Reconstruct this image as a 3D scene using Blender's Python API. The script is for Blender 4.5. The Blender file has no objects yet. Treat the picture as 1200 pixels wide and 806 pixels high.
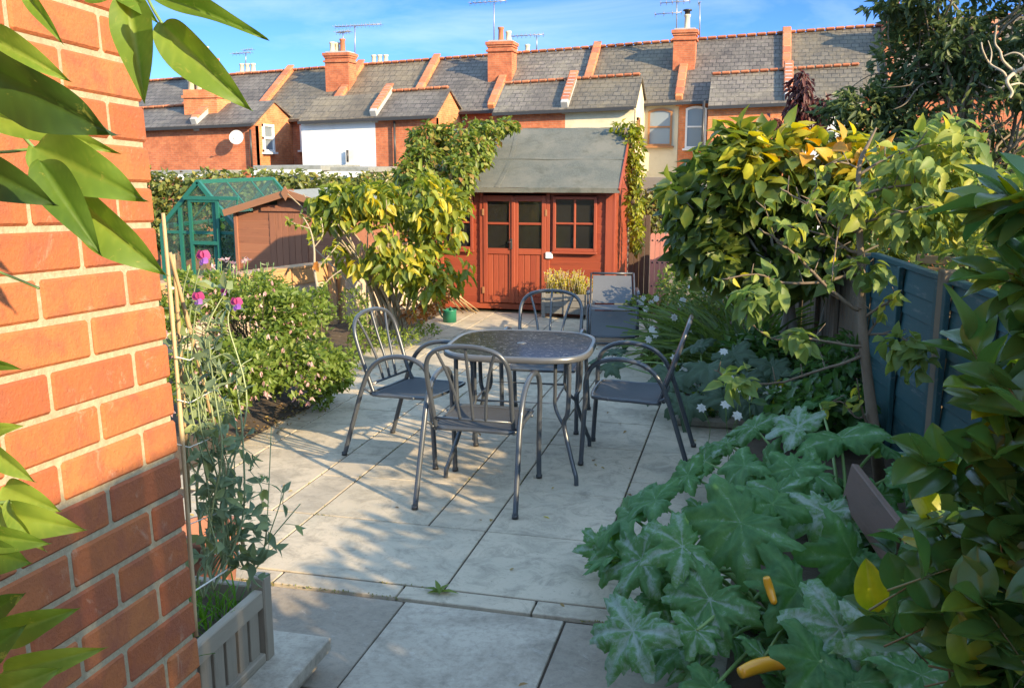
import bpy, math, random
import numpy as np
from mathutils import Vector, Matrix, noise
random.seed(7); rng = np.random.default_rng(7)
R_ = math.radians
sc = bpy.context.scene
# ------------------------------------------------------------ camera
CAM_H = 1.8; FPX = 1105.0; PITCH = math.atan(217/FPX); YAW = R_(14.2)
cam = bpy.data.objects.new('camera', bpy.data.cameras.new('camera'))
sc.collection.objects.link(cam); sc.camera = cam
cam.location = (0, 0, CAM_H); cam.rotation_euler = (math.pi/2-PITCH, 0, YAW)
cam.data.sensor_width = 36; cam.data.lens = 36*FPX/1200; cam.data.clip_end = 3000; cam.data.clip_start = .05
# ------------------------------------------------------------ light
SUN_AZ = R_(-29)      # from +X, negative = towards the camera side
SUN_EL = R_(22)
sd = Vector((math.cos(SUN_AZ)*math.cos(SUN_EL), math.sin(SUN_AZ)*math.cos(SUN_EL), math.sin(SUN_EL)))
w = bpy.data.worlds.new('World'); sc.world = w; w.use_nodes = True
wn = w.node_tree; bg = wn.nodes['Background']; bg.inputs[1].default_value = .15
sky = wn.nodes.new('ShaderNodeTexSky'); sky.sky_type = 'NISHITA'; sky.sun_disc = False
sky.sun_elevation = SUN_EL; sky.sun_rotation = math.atan2(sd.x, sd.y)
sky.dust_density = 0.2; sky.ozone_density = 3.0; sky.air_density = 1.0
tc = wn.nodes.new('ShaderNodeTexCoord'); mp = wn.nodes.new('ShaderNodeMapping')
mp.inputs['Scale'].default_value = (1.2, 1.2, 5); mp.inputs['Rotation'].default_value = (.25, .1, .4)
nz = wn.nodes.new('ShaderNodeTexNoise'); nz.inputs['Scale'].default_value = 2.6; nz.inputs['Detail'].default_value = 7; nz.inputs['Roughness'].default_value = .6; nz.inputs['Distortion'].default_value = .6
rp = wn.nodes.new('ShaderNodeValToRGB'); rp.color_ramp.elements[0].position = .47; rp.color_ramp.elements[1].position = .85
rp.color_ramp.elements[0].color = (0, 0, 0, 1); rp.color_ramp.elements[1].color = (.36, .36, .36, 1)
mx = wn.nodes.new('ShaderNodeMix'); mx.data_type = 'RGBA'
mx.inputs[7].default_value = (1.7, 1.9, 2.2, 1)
wn.links.new(tc.outputs['Generated'], mp.inputs[0]); wn.links.new(mp.outputs[0], nz.inputs[0]); wn.links.new(nz.outputs[0], rp.inputs[0])
wn.links.new(rp.outputs[0], mx.inputs[0]); 
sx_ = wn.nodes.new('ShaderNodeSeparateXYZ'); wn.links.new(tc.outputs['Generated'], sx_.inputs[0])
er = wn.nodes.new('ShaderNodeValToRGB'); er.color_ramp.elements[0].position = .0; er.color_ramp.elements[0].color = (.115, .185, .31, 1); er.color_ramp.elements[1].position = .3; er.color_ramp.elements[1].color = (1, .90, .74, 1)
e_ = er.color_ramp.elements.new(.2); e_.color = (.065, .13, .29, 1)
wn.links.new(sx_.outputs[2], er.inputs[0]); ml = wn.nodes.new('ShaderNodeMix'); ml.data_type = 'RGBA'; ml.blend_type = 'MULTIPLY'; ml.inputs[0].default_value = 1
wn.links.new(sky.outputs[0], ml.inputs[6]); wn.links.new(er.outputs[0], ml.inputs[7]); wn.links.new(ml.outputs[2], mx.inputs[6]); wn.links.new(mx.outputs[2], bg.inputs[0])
sun = bpy.data.objects.new('sun', bpy.data.lights.new('sun', 'SUN')); sc.collection.objects.link(sun)
sun.data.energy = 2.1; sun.data.angle = R_(.5); sun.data.color = (1, .78, .48)
sun.rotation_euler = sd.to_track_quat('Z', 'Y').to_euler()
sc.view_settings.view_transform = 'Standard'; sc.view_settings.look = 'None'; sc.view_settings.gamma = 1
sc.view_settings.use_curve_mapping = False; sc.view_settings.exposure = 2.42
sc.render.engine = 'CYCLES'
# ------------------------------------------------------------ measuring helpers (turn a measured point of the photo into a real 3D point)
_F = np.array([-math.sin(YAW)*math.cos(PITCH), math.cos(YAW)*math.cos(PITCH), -math.sin(PITCH)])
_R = np.array([math.cos(YAW), math.sin(YAW), 0.]); _U = np.cross(_R, _F); _O = np.array([0, 0, CAM_H])
FG = np.array([-math.sin(YAW), math.cos(YAW), 0.])
def ray(x, y): return _F+_R*(x-600)/FPX-_U*(y-403)/FPX
def G(x, y, z=0.):
    d = ray(x, y); return _O+d*(z-CAM_H)/d[2]
def AY(x, y, Y):
    d = ray(x, y); return _O+d*Y/d[1]
def C(x, y, z): return _O+ray(x, y)*z
def PL(x, y, o, n):
    d = ray(x, y); o = np.array(o); n = np.array(n); return _O+d*(((o-_O)@n)/(d@n))
def V(a): return np.array(a, float)
def unit(a):
    a = np.array(a, float); return a/(np.linalg.norm(a)+1e-12)
# ------------------------------------------------------------ mesh builder
class MB:
    def __init__(s): s.b = []; s.n = 0
    def add(s, v, faces, m=0, r=.5, sm=False):
        v = np.asarray(v, float).reshape(-1, 3)
        r = np.broadcast_to(np.asarray(r, float), (len(v),)).copy()
        g = {}
        for f in faces: g.setdefault(len(f), []).append(f)
        s.b.append((v, [np.array(a)+s.n for a in g.values()], m, r, sm)); s.n += len(v); return s
    def addm(s, T, P, X, Y, Z, r, m=0, sm=True):
        # many copies of template T=(verts, {k:faces}); P,X,Y,Z (n,3) with scaled axes
        tv, tf = T; k = len(tv); n = len(P)
        if n == 0: return s
        v = (P[:, None, :]+tv[None, :, 0, None]*X[:, None, :]+tv[None, :, 1, None]*Y[:, None, :]+tv[None, :, 2, None]*Z[:, None, :]).reshape(-1, 3)
        off = (np.arange(n)*k)[:, None, None]+s.n
        s.b.append((v, [(f[None]+off).reshape(-1, f.shape[1]) for f in tf], m, (np.asarray(r, float).ravel() if np.asarray(r).size == n*k else np.repeat(np.asarray(r, float), k)), sm)); s.n += n*k; return s
    def box(s, c, sz, M=None, m=0, r=.5, b=0.):
        hx, hy, hz = [a/2 for a in sz]; c = np.array(c, float)
        b = min(b, hx*.9, hy*.9, hz*.9)
        if b <= 0:
            v = np.array([(x, y, z) for x in (-hx, hx) for y in (-hy, hy) for z in (-hz, hz)])
            f = [(0, 1, 3, 2), (4, 6, 7, 5), (0, 4, 5, 1), (2, 3, 7, 6), (0, 2, 6, 4), (1, 5, 7, 3)]
        else:
            v = []; idx = {}
            for i in (0, 1):
                for j in (0, 1):
                    for k in (0, 1):
                        p = [(-1, 1)[i]*hx, (-1, 1)[j]*hy, (-1, 1)[k]*hz]
                        for a in range(3):
                            q = [p[t]-(b*(1 if p[t] > 0 else -1) if t != a else 0) for t in range(3)]
                            idx[(i, j, k, a)] = len(v); v.append(q)
            f = []
            for a in range(3):
                o = [t for t in range(3) if t != a]
                for e in (0, 1):
                    q = []
                    for (p0, p1) in ((0, 0), (1, 0), (1, 1), (0, 1)):
                        key = [0, 0, 0]; key[a] = e; key[o[0]] = p0; key[o[1]] = p1; q.append(idx[(*key, a)])
                    f.append(q)
                for p0 in (0, 1):
                    for p1 in (0, 1):
                        k0 = [0, 0, 0]; k0[o[0]] = p0; k0[o[1]] = p1; k0[a] = 0; k1 = list(k0); k1[a] = 1
                        f.append((idx[(*k0, o[0])], idx[(*k1, o[0])], idx[(*k1, o[1])], idx[(*k0, o[1])]))
            for i in (0, 1):
                for j in (0, 1):
                    for k in (0, 1): f.append((idx[(i, j, k, 0)], idx[(i, j, k, 1)], idx[(i, j, k, 2)]))
            v = np.array(v)
            ff = []
            for q in f:   # orient outwards
                pts = v[list(q)]; nn = np.cross(pts[1]-pts[0], pts[2]-pts[0])
                ff.append(tuple(q) if nn@pts.mean(0) > 0 else tuple(q)[::-1])
            f = ff
        if M is not None: v = v@np.array(M).T
        return s.add(v+c, f, m, r)
    def beam(s, a, b, w, h, m=0, r=.5, up=(0, 0, 1), bev=0.):
        a = V(a); b = V(b); y = unit(b-a)
        if abs(y@unit(up)) > .98: up = (0, 1, 0)
        x = unit(np.cross(y, up)); z = np.cross(x, y)
        return s.box((a+b)/2, (w, np.linalg.norm(b-a), h), np.stack([x, y, z], 1), m, r, bev)
    def tube(s, pts, rad, n=8, m=0, r=.5, closed=False, flat=1.):
        pts = np.asarray(pts, float); k = len(pts); rad = np.broadcast_to(np.asarray(rad, float), (k,))
        t = np.roll(pts, -1, 0)-np.roll(pts, 1, 0)
        if not closed: t[0] = pts[1]-pts[0]; t[-1] = pts[-1]-pts[-2]
        t /= (np.linalg.norm(t, axis=1)[:, None]+1e-9)
        u = np.cross(t[0], (0, 0, 1)) if abs(t[0][2]) < .9 else np.cross(t[0], (1, 0, 0)); u = unit(u)
        vv = []
        for i in range(k):
            u = unit(u-t[i]*(u@t[i])); w_ = np.cross(t[i], u)
            for j in range(n):
                a = 2*math.pi*j/n; vv.append(pts[i]+rad[i]*(u*math.cos(a)+flat*w_*math.sin(a)))
        f = [(i*n+j, i*n+(j+1) % n, ((i+1) % k)*n+(j+1) % n, ((i+1) % k)*n+j) for i in range(k if closed else k-1) for j in range(n)]
        if not closed: f += [tuple(range(n))[::-1], tuple(range((k-1)*n, k*n))]
        return s.add(vv, f, m, r, True)
    def lathe(s, prof, c, n=20, m=0, r=.5):
        c = V(c); k = len(prof)
        v = [c+np.array((p[0]*math.cos(2*math.pi*j/n), p[0]*math.sin(2*math.pi*j/n), p[1])) for p in prof for j in range(n)]
        f = [(i*n+j, i*n+(j+1) % n, (i+1)*n+(j+1) % n, (i+1)*n+j) for i in range(k-1) for j in range(n)]
        return s.add(v, f, m, r, True)
    def prism(s, poly, ext, m=0, r=.5):
        poly = np.asarray(poly, float); ext = V(ext); n = len(poly)
        f = [tuple(range(n))[::-1], tuple(range(n, 2*n))]+[(i, (i+1) % n, n+(i+1) % n, n+i) for i in range(n)]
        return s.add(np.concatenate([poly, poly+ext]), f, m, r)
    def build(s, name, mats, parent=None):
        if not isinstance(mats, (list, tuple)): mats = [mats]
        me = bpy.data.meshes.new(name)
        if s.b:
            v = np.concatenate([b[0] for b in s.b]); rr = np.concatenate([b[3] for b in s.b])
            q = parent; off = np.zeros(3)
            while q is not None: off = off+np.array(q.location); q = q.parent
            v = v-off
            me.vertices.add(len(v)); me.vertices.foreach_set('co', v.astype('f').ravel())
            li, lt, mi, sm = [], [], [], []
            for b in s.b:
                for f in b[1]:
                    li.append(f.ravel()); lt.append(np.full(len(f), f.shape[1])); mi.append(np.full(len(f), b[2])); sm.append(np.full(len(f), b[4]))
            li = np.concatenate(li); lt = np.concatenate(lt); ls = np.concatenate([[0], np.cumsum(lt)[:-1]])
            me.loops.add(len(li)); me.loops.foreach_set('vertex_index', li.astype('i'))
            me.polygons.add(len(lt)); me.polygons.foreach_set('loop_start', ls.astype('i')); me.polygons.foreach_set('loop_total', lt.astype('i'))
            me.polygons.foreach_set('material_index', np.concatenate(mi).astype('i')); me.polygons.foreach_set('use_smooth', np.concatenate(sm))
            me.update(calc_edges=True); me.validate()
            a = me.attributes.new('rnd', 'FLOAT', 'POINT'); a.data.foreach_set('value', rr.astype('f'))
        for mm in mats: me.materials.append(mm)
        o = bpy.data.objects.new(name, me); sc.collection.objects.link(o)
        if parent is not None: o.parent = parent
        return o
def tag(o, label=None, cat=None, group=None, kind=None):
    if label: o['label'] = label
    if cat: o['category'] = cat
    if group: o['group'] = group
    if kind: o['kind'] = kind
    return o
def thing(name, loc, label, cat, group=None):
    o = bpy.data.objects.new(name, None); sc.collection.objects.link(o); o.location = [float(a) for a in loc]
    o.empty_display_size = .1
    return tag(o, label, cat, group)
def spl(pts, k=6, closed=False):
    p = [V(a) for a in pts]; n = len(p); out = []
    for i in range(n if closed else n-1):
        if closed: a, b, c, d = p[(i-1) % n], p[i], p[(i+1) % n], p[(i+2) % n]
        else: a, b, c, d = p[max(i-1, 0)], p[i], p[i+1], p[min(i+2, n-1)]
        for j in range(k):
            t = j/k; out.append(.5*((2*b)+(c-a)*t+(2*a-5*b+4*c-d)*t*t+(3*b-a-3*c+d)*t**3))
    if not closed: out.append(p[-1])
    return np.array(out)
# ------------------------------------------------------------ materials
MATS = {}
class NT:
    def __init__(s, name):
        s.m = bpy.data.materials.new(name); s.m.use_nodes = True; s.t = s.m.node_tree; s.p = s.t.nodes['Principled BSDF']; s.out = s.t.nodes['Material Output']
    def n(s, typ, **k):
        o = s.t.nodes.new('ShaderNode'+typ)
        for a, b in k.items():
            if a.startswith('i_'): o.inputs[a[2:].replace('_', ' ')].default_value = b
            else: setattr(o, a, b)
        return o
    def l(s, a, b): s.t.links.new(a, b)
    def coord(s, scale=(1, 1, 1)):
        c = s.n('TexCoord'); m = s.n('Mapping'); m.inputs['Scale'].default_value = scale; s.l(c.outputs['Object'], m.inputs[0]); return m.outputs[0]
    def ramp(s, fac, stops):
        r = s.n('ValToRGB'); e = r.color_ramp.elements
        while len(e) < len(stops): e.new(.5)
        for i, (p, c) in enumerate(stops): e[i].position = p; e[i].color = (*c, 1) if len(c) == 3 else c
        s.l(fac, r.inputs[0]); return r.outputs[0]
    def mix(s, fac, a, b, mode='MIX'):
        x = s.n('Mix', data_type='RGBA', blend_type=mode)
        for v, k in ((fac, 0), (a, 6), (b, 7)):
            if hasattr(v, 'is_linked') or hasattr(v, 'links'): s.l(v, x.inputs[k])
            elif k == 0: x.inputs[0].default_value = v
            else: x.inputs[k].default_value = (*v, 1)
        return x.outputs[2]
    def noise(s, vec, scale, detail=5, rough=.6, dist=0.):
        x = s.n('TexNoise'); x.inputs['Scale'].default_value = scale; x.inputs['Detail'].default_value = detail; x.inputs['Roughness'].default_value = rough; x.inputs['Distortion'].default_value = dist
        s.l(vec, x.inputs[0]); return x.outputs[0]
    def attr(s, nme='rnd'): return s.n('Attribute', attribute_name=nme).outputs['Fac']
    def bump(s, h, strength=.4, dist=.01):
        b = s.n('Bump'); b.inputs['Strength'].default_value = strength; b.inputs['Distance'].default_value = dist
        s.l(h, b.inputs['Height']); s.l(b.outputs[0], s.p.inputs['Normal']); return b
def col(name, stops, rough=.6, metal=0., nscale=8, nstretch=(1, 1, 1), namt=.35, bump=.3, bdist=.004, spec=.5, coat=0., dark=None, dscale=2.):
    # base colour from per-piece attribute + noise mottling + optional dirt with its own shape
    if name in MATS: return MATS[name]
    t = NT(name); v = t.coord(nstretch); nn = t.noise(v, nscale)
    a = t.attr(); mm = t.n('Math', operation='MULTIPLY_ADD'); t.l(nn, mm.inputs[0]); mm.inputs[1].default_value = namt*2; 
    ad = t.n('Math', operation='SUBTRACT'); t.l(a, ad.inputs[0]); ad.inputs[1].default_value = namt; t.l(ad.outputs[0], mm.inputs[2])
    c = t.ramp(mm.outputs[0], [(i/(max(len(stops)-1, 1)), s) for i, s in enumerate(stops)])
    if dark:
        dn = t.noise(t.coord(), dscale, 8, .7); dr = t.ramp(dn, [(.5, (0, 0, 0)), (.7, (1, 1, 1))]); c = t.mix(dr, c, dark)
    t.l(c, t.p.inputs['Base Color']); t.p.inputs['Roughness'].default_value = rough; t.p.inputs['Metallic'].default_value = metal
    t.p.inputs['Specular IOR Level'].default_value = spec; t.p.inputs['Coat Weight'].default_value = coat
    if bump: t.bump(nn, bump, bdist)
    MATS[name] = t.m; return t.m
def leafm(name, stops, trans=.4, rough=.42, spec=.4, mott=None, under=None):
    if name in MATS: return MATS[name]
    t = NT(name); a = t.attr()
    c = t.ramp(a, [(p, s) for p, s in stops])
    nn = t.noise(t.coord(), 18, 3); c2 = t.mix(t.ramp(nn, [(.3, (0, 0, 0)), (.75, (.5, .5, .5))]), c, tuple(x*.45 for x in stops[len(stops)//2][1]))
    if mott:
        fn = t.noise(t.coord(), mott[1], 4, .7, 1.2); c2 = t.mix(t.ramp(fn, [(mott[2], (0, 0, 0)), (mott[2]+.1, (1, 1, 1))]), c2, mott[0])
    if under:
        gg = t.n('NewGeometry'); c2 = t.mix(gg.outputs['Backfacing'], c2, under)
    t.l(c2, t.p.inputs['Base Color']); t.p.inputs['Roughness'].default_value = rough; t.p.inputs['Specular IOR Level'].default_value = spec
    tr = t.n('BsdfTranslucent'); hs = t.n('HueSaturation'); hs.inputs['Hue'].default_value = .485; hs.inputs['Saturation'].default_value = 1.1; hs.inputs['Value'].default_value = 1.5
    t.l(c2, hs.inputs['Color']); t.l(hs.outputs[0], tr.inputs[0])
    mx = t.n('MixShader'); mx.inputs[0].default_value = trans; t.l(t.p.outputs[0], mx.inputs[1]); t.l(tr.outputs[0], mx.inputs[2]); t.l(mx.outputs[0], t.out.inputs[0])
    t.bump(nn, .15, .003)
    MATS[name] = t.m; return t.m
# ------------------------------------------------------------ leaf templates
def tmpl(rows, fold=.15, droop=.25, tipw=0., wav=0.):
    v = [(0, 0, 0)]; ys = rows
    for i, (y, w_) in enumerate(rows):
        zc = -droop*y*y; wv = wav*(1 if i % 2 else -1)
        v += [(-w_, y-.02, zc+fold*w_*2+wv), (0, y, zc), (w_, y-.02, zc+fold*w_*2-wv)]
    v.append((0, 1, -droop)); n = len(rows); t3 = [(0, 2, 1), (0, 3, 2)]; t4 = []
    for i in range(n-1):
        a = 1+3*i; t4 += [(a, a+1, a+4, a+3), (a+1, a+2, a+5, a+4)]
    a = 1+3*(n-1); t3 += [(a, a+1, a+3), (a+1, a+2, a+3)]
    return (np.array(v, float), [np.array(t3)]+([np.array(t4)] if t4 else []))
T_OV = tmpl([(.2, .33), (.45, .5), (.72, .36), (.9, .13)], .14, .28)
T_OV3 = tmpl([(.3, .45), (.65, .42)], .15, .2)
T_LAN = tmpl([(.2, .3), (.5, .5), (.8, .25)], .1, .35)
T_RND = tmpl([(.12, .3), (.35, .5), (.65, .48), (.88, .25)], .1, .12)
T_S = (np.array([(0, 0, 0), (-.5, .5, .1), (0, 1, -.15), (.5, .5, .1)], float), [np.array([(0, 2, 1), (0, 3, 2)])])
def blade_t(k=6, arch=.5):
    v = []; 
    for i in range(k+1):
        t = i/k; w_ = .5*(1-t**2.2)+.02; z = -arch*t*t; v += [(-w_, t*(1-.25*arch*t), z), (w_, t*(1-.25*arch*t), z+.02)]
    return (np.array(v, float), [np.array([(2*i, 2*i+1, 2*i+3, 2*i+2) for i in range(k)])])
T_BL = blade_t()
def nrm(a): return a/(np.linalg.norm(a, axis=1)[:, None]+1e-9)
def put_leaves(mb, T, P, D, N, L, W, r, m=0, thick=1.):
    P = np.asarray(P, float); Y = nrm(np.asarray(D, float)); X = nrm(np.cross(Y, np.asarray(N, float))); Z = np.cross(X, Y)
    L = np.broadcast_to(np.asarray(L, float), (len(P),))[:, None]; W = np.broadcast_to(np.asarray(W, float), (len(P),))[:, None]
    if len(T) > 2: r = np.clip(np.asarray(r, float)[:, None]+T[2][None, :], 0, 1)
    mb.addm(T[:2], P, X*W, Y*L, Z*L*thick, r, m)
def EL(px, py, z, rx, ry, rd=None):
    # clump measured in the photo: centre pixel, distance, half sizes in pixels; rd depth half size in metres
    k = z/FPX; c = C(px, py, z); return (c, rx*k, (rd if rd else (rx+ry)/2*k), ry*k)
def crown(mb, ells, n, L, W, T=T_OV3, droop=.35, rf=None, shell=.45, thr=-.25, nf=2.5, m=0, lv=.35, up=.9, zmin=.02):
    vol = np.array([(e[1]*e[2]*e[3])**.62 for e in ells]); cnt = (vol/vol.sum()*n).astype(int)
    PP, DD, NN, HH = [], [], [], []
    for e, c in zip(ells, cnt):
        d = nrm(rng.normal(size=(c, 3))); rr = shell+(1.06-shell)*rng.random(c)**.6
        loc = d*rr[:, None]
        off = loc[:, :1]*e[1]*_R+loc[:, 1:2]*e[2]*FG+loc[:, 2:]*e[3]*np.array([0, 0, 1])
        PP.append(e[0]+off); DD.append(nrm(off)); HH.append(loc[:, 2])
    P = np.concatenate(PP); O = np.concatenate(DD); Hh = np.concatenate(HH)
    keep = np.array([noise.noise(Vector(p)*nf) > thr for p in P])&(P[:, 2] > zmin); P = P[keep]; O = O[keep]; Hh = Hh[keep]
    n = len(P); D = O*.7+rng.normal(size=(n, 3))*.55+np.array([0, 0, -droop]); N = O*.6+rng.normal(size=(n, 3))*.45+np.array([0, 0, up])
    s = 1+lv*(rng.random(n)*2-1)
    r = rng.random(n) if rf is None else np.clip(rf(P, O, Hh, rng.random(n)), 0, 1)
    put_leaves(mb, T, P, D, N, L*s, W*s, r, m); return P
def twigs(mb, base, ells, n, r0, m=0, seg=5, wob=.12, tip=.25):
    base = V(base)
    for i in range(n):
        e = ells[rng.integers(len(ells))]; d = unit(rng.normal(size=3))*.75
        tgt = e[0]+_R*d[0]*e[1]+FG*d[1]*e[2]+np.array([0, 0, d[2]*e[3]])
        L = np.linalg.norm(tgt-base); pts = [base]
        for j in range(1, seg): pts.append(base+(tgt-base)*j/seg+rng.normal(size=3)*wob*L/seg+np.array([0, 0, .08*L*math.sin(math.pi*j/seg)]))
        pts.append(tgt); p = spl(pts, 3); mb.tube(p, np.linspace(r0, r0*tip, len(p)), 5, m, rng.random())
# ============================================================ materials in use
m_slab = None
def slab_mat():
    t = NT('paving_stone'); v = t.coord(); a = t.attr()
    big = t.noise(v, 2.2, 6, .65, .4); fine = t.noise(v, 30, 6, .7); st = t.noise(v, 7, 8, .75, .8)
    c = t.ramp(a, [(0, (.33, .28, .21)), (.35, (.43, .37, .275)), (.6, (.40, .35, .265)), (.8, (.47, .40, .295)), (1, (.35, .30, .23))])
    c = t.mix(t.ramp(big, [(.42, (0, 0, 0)), (.58, (.85, .85, .85))]), c, (.50, .42, .31))
    c = t.mix(t.ramp(st, [(.47, (0, 0, 0)), (.66, (.7, .7, .7))]), c, (.20, .175, .13))
    c = t.mix(t.ramp(fine, [(.55, (0, 0, 0)), (.75, (.4, .4, .4))]), c, (.20, .175, .14))
    t.l(c, t.p.inputs['Base Color']); t.p.inputs['Roughness'].default_value = .72
    c = t.mix(t.ramp(t.noise(v, 60, 3, .6, .5), [(.66, (0, 0, 0)), (.72, (.6, .6, .6))]), c, (.12, .11, .07))
    t.l(c, t.p.inputs['Base Color']); ad = t.n('Math', operation='ADD'); t.l(fine, ad.inputs[0]); t.l(st, ad.inputs[1]); t.bump(ad.outputs[0], .45, .005); return t.m
def worn_mat():
    t = NT('weathered_paving'); v = t.coord(); a = t.attr()
    big = t.noise(v, 2.6, 8, .7, .6); fine = t.noise(v, 34, 6, .75)
    c = t.ramp(a, [(0, (.29, .245, .19)), (.5, (.38, .33, .26)), (1, (.44, .385, .305))])
    c = t.mix(t.ramp(big, [(.42, (0, 0, 0)), (.66, (.7, .7, .7))]), c, (.19, .16, .12))
    c = t.mix(t.ramp(fine, [(.46, (0, 0, 0)), (.66, (.42, .42, .42))]), c, (.13, .11, .085))
    c = t.mix(t.ramp(t.noise(v, 9, 8, .8, 1.5), [(.58, (0, 0, 0)), (.68, (.4, .4, .4))]), c, (.5, .47, .42))
    t.l(c, t.p.inputs['Base Color']); t.p.inputs['Roughness'].default_value = .85
    t.bump(fine, .5, .005); return t.m
def brickfar(name, c1, c2, mortar, sx=1., rot=False):
    t = NT(name); tcn = t.n('TexCoord'); sep = t.n('SeparateXYZ'); t.l(tcn.outputs['Object'], sep.inputs[0])
    ad = t.n('Math', operation='ADD'); t.l(sep.outputs[0], ad.inputs[0]); t.l(sep.outputs[1], ad.inputs[1])
    cb = t.n('CombineXYZ'); t.l(ad.outputs[0], cb.inputs[0]); t.l(sep.outputs[2], cb.inputs[1])
    b = t.n('TexBrick'); t.l(cb.outputs[0], b.inputs[0]); b.inputs['Scale'].default_value = 1
    b.inputs['Brick Width'].default_value = .225; b.inputs['Row Height'].default_value = .075; b.inputs['Mortar Size'].default_value = .007
    b.inputs['Color1'].default_value = (*c1, 1); b.inputs['Color2'].default_value = (*c2, 1); b.inputs['Mortar'].default_value = (*mortar, 1)
    nn = t.noise(tcn.outputs['Object'], 1.4, 7, .7, .3)
    c = t.mix(t.ramp(nn, [(.42, (0, 0, 0)), (.68, (.7, .7, .7))]), b.outputs[0], tuple(x*.55 for x in c1))
    n2 = t.noise(tcn.outputs['Object'], 6, 5, .7); c = t.mix(t.ramp(n2, [(.5, (0, 0, 0)), (.75, (.5, .5, .5))]), c, tuple(min(1, x*1.35+.02) for x in c2))
    t.l(c, t.p.inputs['Base Color']); t.p.inputs['Roughness'].default_value = .85; t.bump(b.outputs['Fac'], -.4, .01); return t.m
def slate(name, c1, c2, lich, amt=.5, rowh=.16):
    t = NT(name); tcn = t.n('TexCoord'); sep = t.n('SeparateXYZ'); t.l(tcn.outputs['Object'], sep.inputs[0])
    cb = t.n('CombineXYZ'); t.l(sep.outputs[0], cb.inputs[0]); t.l(sep.outputs[2], cb.inputs[1])
    b = t.n('TexBrick'); t.l(cb.outputs[0], b.inputs[0]); b.inputs['Scale'].default_value = 1
    b.inputs['Brick Width'].default_value = .27; b.inputs['Row Height'].default_value = rowh; b.inputs['Mortar Size'].default_value = .014; b.inputs['Bias'].default_value = .1
    b.inputs['Color1'].default_value = (*c1, 1); b.inputs['Color2'].default_value = (*c2, 1); b.inputs['Mortar'].default_value = (*[x*.35 for x in c1], 1)
    c = t.mix(t.ramp(t.noise(tcn.outputs['Object'], 1.1, 8, .75, .5), [(.45, (0, 0, 0)), (.7, (amt, amt, amt))]), b.outputs[0], lich)
    c = t.mix(t.ramp(t.noise(tcn.outputs['Object'], 9, 6, .8), [(.52, (0, 0, 0)), (.7, (.55, .55, .55))]), c, tuple(x*1.7 for x in lich))
    c = t.mix(t.ramp(t.noise(tcn.outputs['Object'], .55, 6, .7, .8), [(.5, (0, 0, 0)), (.62, (.6, .6, .6))]), c, tuple(x*.6 for x in c1))
    t.l(c, t.p.inputs['Base Color']); t.p.inputs['Roughness'].default_value = .62; t.bump(b.outputs['Fac'], -.6, .03); return t.m
M = {}
M['slab'] = slab_mat(); M['worn'] = worn_mat()
M['brickA'] = brickfar('red_brick', (.40, .105, .045), (.54, .165, .065), (.38, .22, .13)); M['brickB'] = brickfar('orange_brick', (.58, .17, .06), (.72, .25, .09), (.46, .29, .18))
M['slA'] = slate('grey_slate', (.085, .074, .066), (.15, .13, .115), (.20, .18, .14), .5); M['slB'] = slate('brown_slate', (.095, .085, .07), (.14, .125, .10), (.21, .17, .10), .65)
M['slC'] = slate('concrete_tiles', (.13, .105, .075), (.18, .15, .105), (.25, .2, .12), .6, .24); M['slD'] = slate('pale_slate', (.12, .105, .092), (.185, .16, .138), (.26, .23, .16), .6)
M['terracotta'] = col('terracotta_tile', [(.33, .10, .045), (.46, .165, .075)], .8, nscale=5, dark=(.16, .10, .06), dscale=3)
M['coping'] = col('coping_brick', [(.34, .105, .05), (.52, .19, .085)], .85, nscale=4, dark=(.24, .19, .14), dscale=3.5)
M['leadf'] = col('lead_flashing', [(.28, .28, .28), (.45, .45, .44)], .6, nscale=4)
M['cream'] = col('cream_render', [(.56, .49, .34), (.66, .59, .43)], .9, nscale=3, dark=(.5, .42, .28), dscale=1)
M['whiter'] = col('white_render', [(.60, .60, .60), (.72, .72, .72)], .9, nscale=2, dark=(.5, .49, .45), dscale=.8)
M['whitep'] = col('white_paint', [(.72, .72, .70), (.82, .82, .80)], .45, nscale=9, namt=.2, bump=.1)
M['gutter'] = col('black_gutter', [(.02, .02, .022), (.05, .05, .05)], .4)
M['brownp'] = col('brown_frame', [(.24, .11, .045), (.32, .16, .065)], .5, nscale=12)
M['pot_c'] = col('cream_pot', [(.5, .42, .28), (.62, .54, .4)], .8, nscale=9)
M['metal_a'] = col('aerial_metal', [(.25, .26, .27), (.4, .4, .4)], .45, .6)
M['dish'] = col('dish_grey', [(.55, .54, .5), (.66, .65, .6)], .5)
M['felt_l'] = col('grey_felt', [(.17, .18, .17), (.27, .28, .26)], .9, nscale=5, dark=(.12, .13, .1), dscale=3)
def glassm(name, c, rough=.03, tr=0.):
    t = NT(name); t.p.inputs['Base Color'].default_value = (*c, 1); t.p.inputs['Roughness'].default_value = rough; t.p.inputs['Specular IOR Level'].default_value = .8
    if tr:
        tb = t.n('BsdfTransparent'); tb.inputs[0].default_value = (.86, .93, .9, 1); mx = t.n('MixShader'); mx.inputs[0].default_value = tr
        t.l(t.p.outputs[0], mx.inputs[1]); t.l(tb.outputs[0], mx.inputs[2]); t.l(mx.outputs[0], t.out.inputs[0])
    return t.m
M['pane'] = glassm('dark_pane', (.02, .022, .025)); M['netpane'] = glassm('curtained_pane', (.20, .24, .28), .1)
M['glass'] = glassm('greenhouse_glass', (.16, .22, .20), .12, .88); M['shedpane'] = glassm('shed_pane', (.03, .028, .025), .06, .45)
M['soil'] = col('garden_soil', [(.045, .032, .02), (.10, .07, .045)], .95, nscale=14, bump=.8, bdist=.02)
M['earth'] = col('ground_earth', [(.06, .06, .03), (.11, .10, .05)], .95, nscale=3, bump=.6, bdist=.02)
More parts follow.
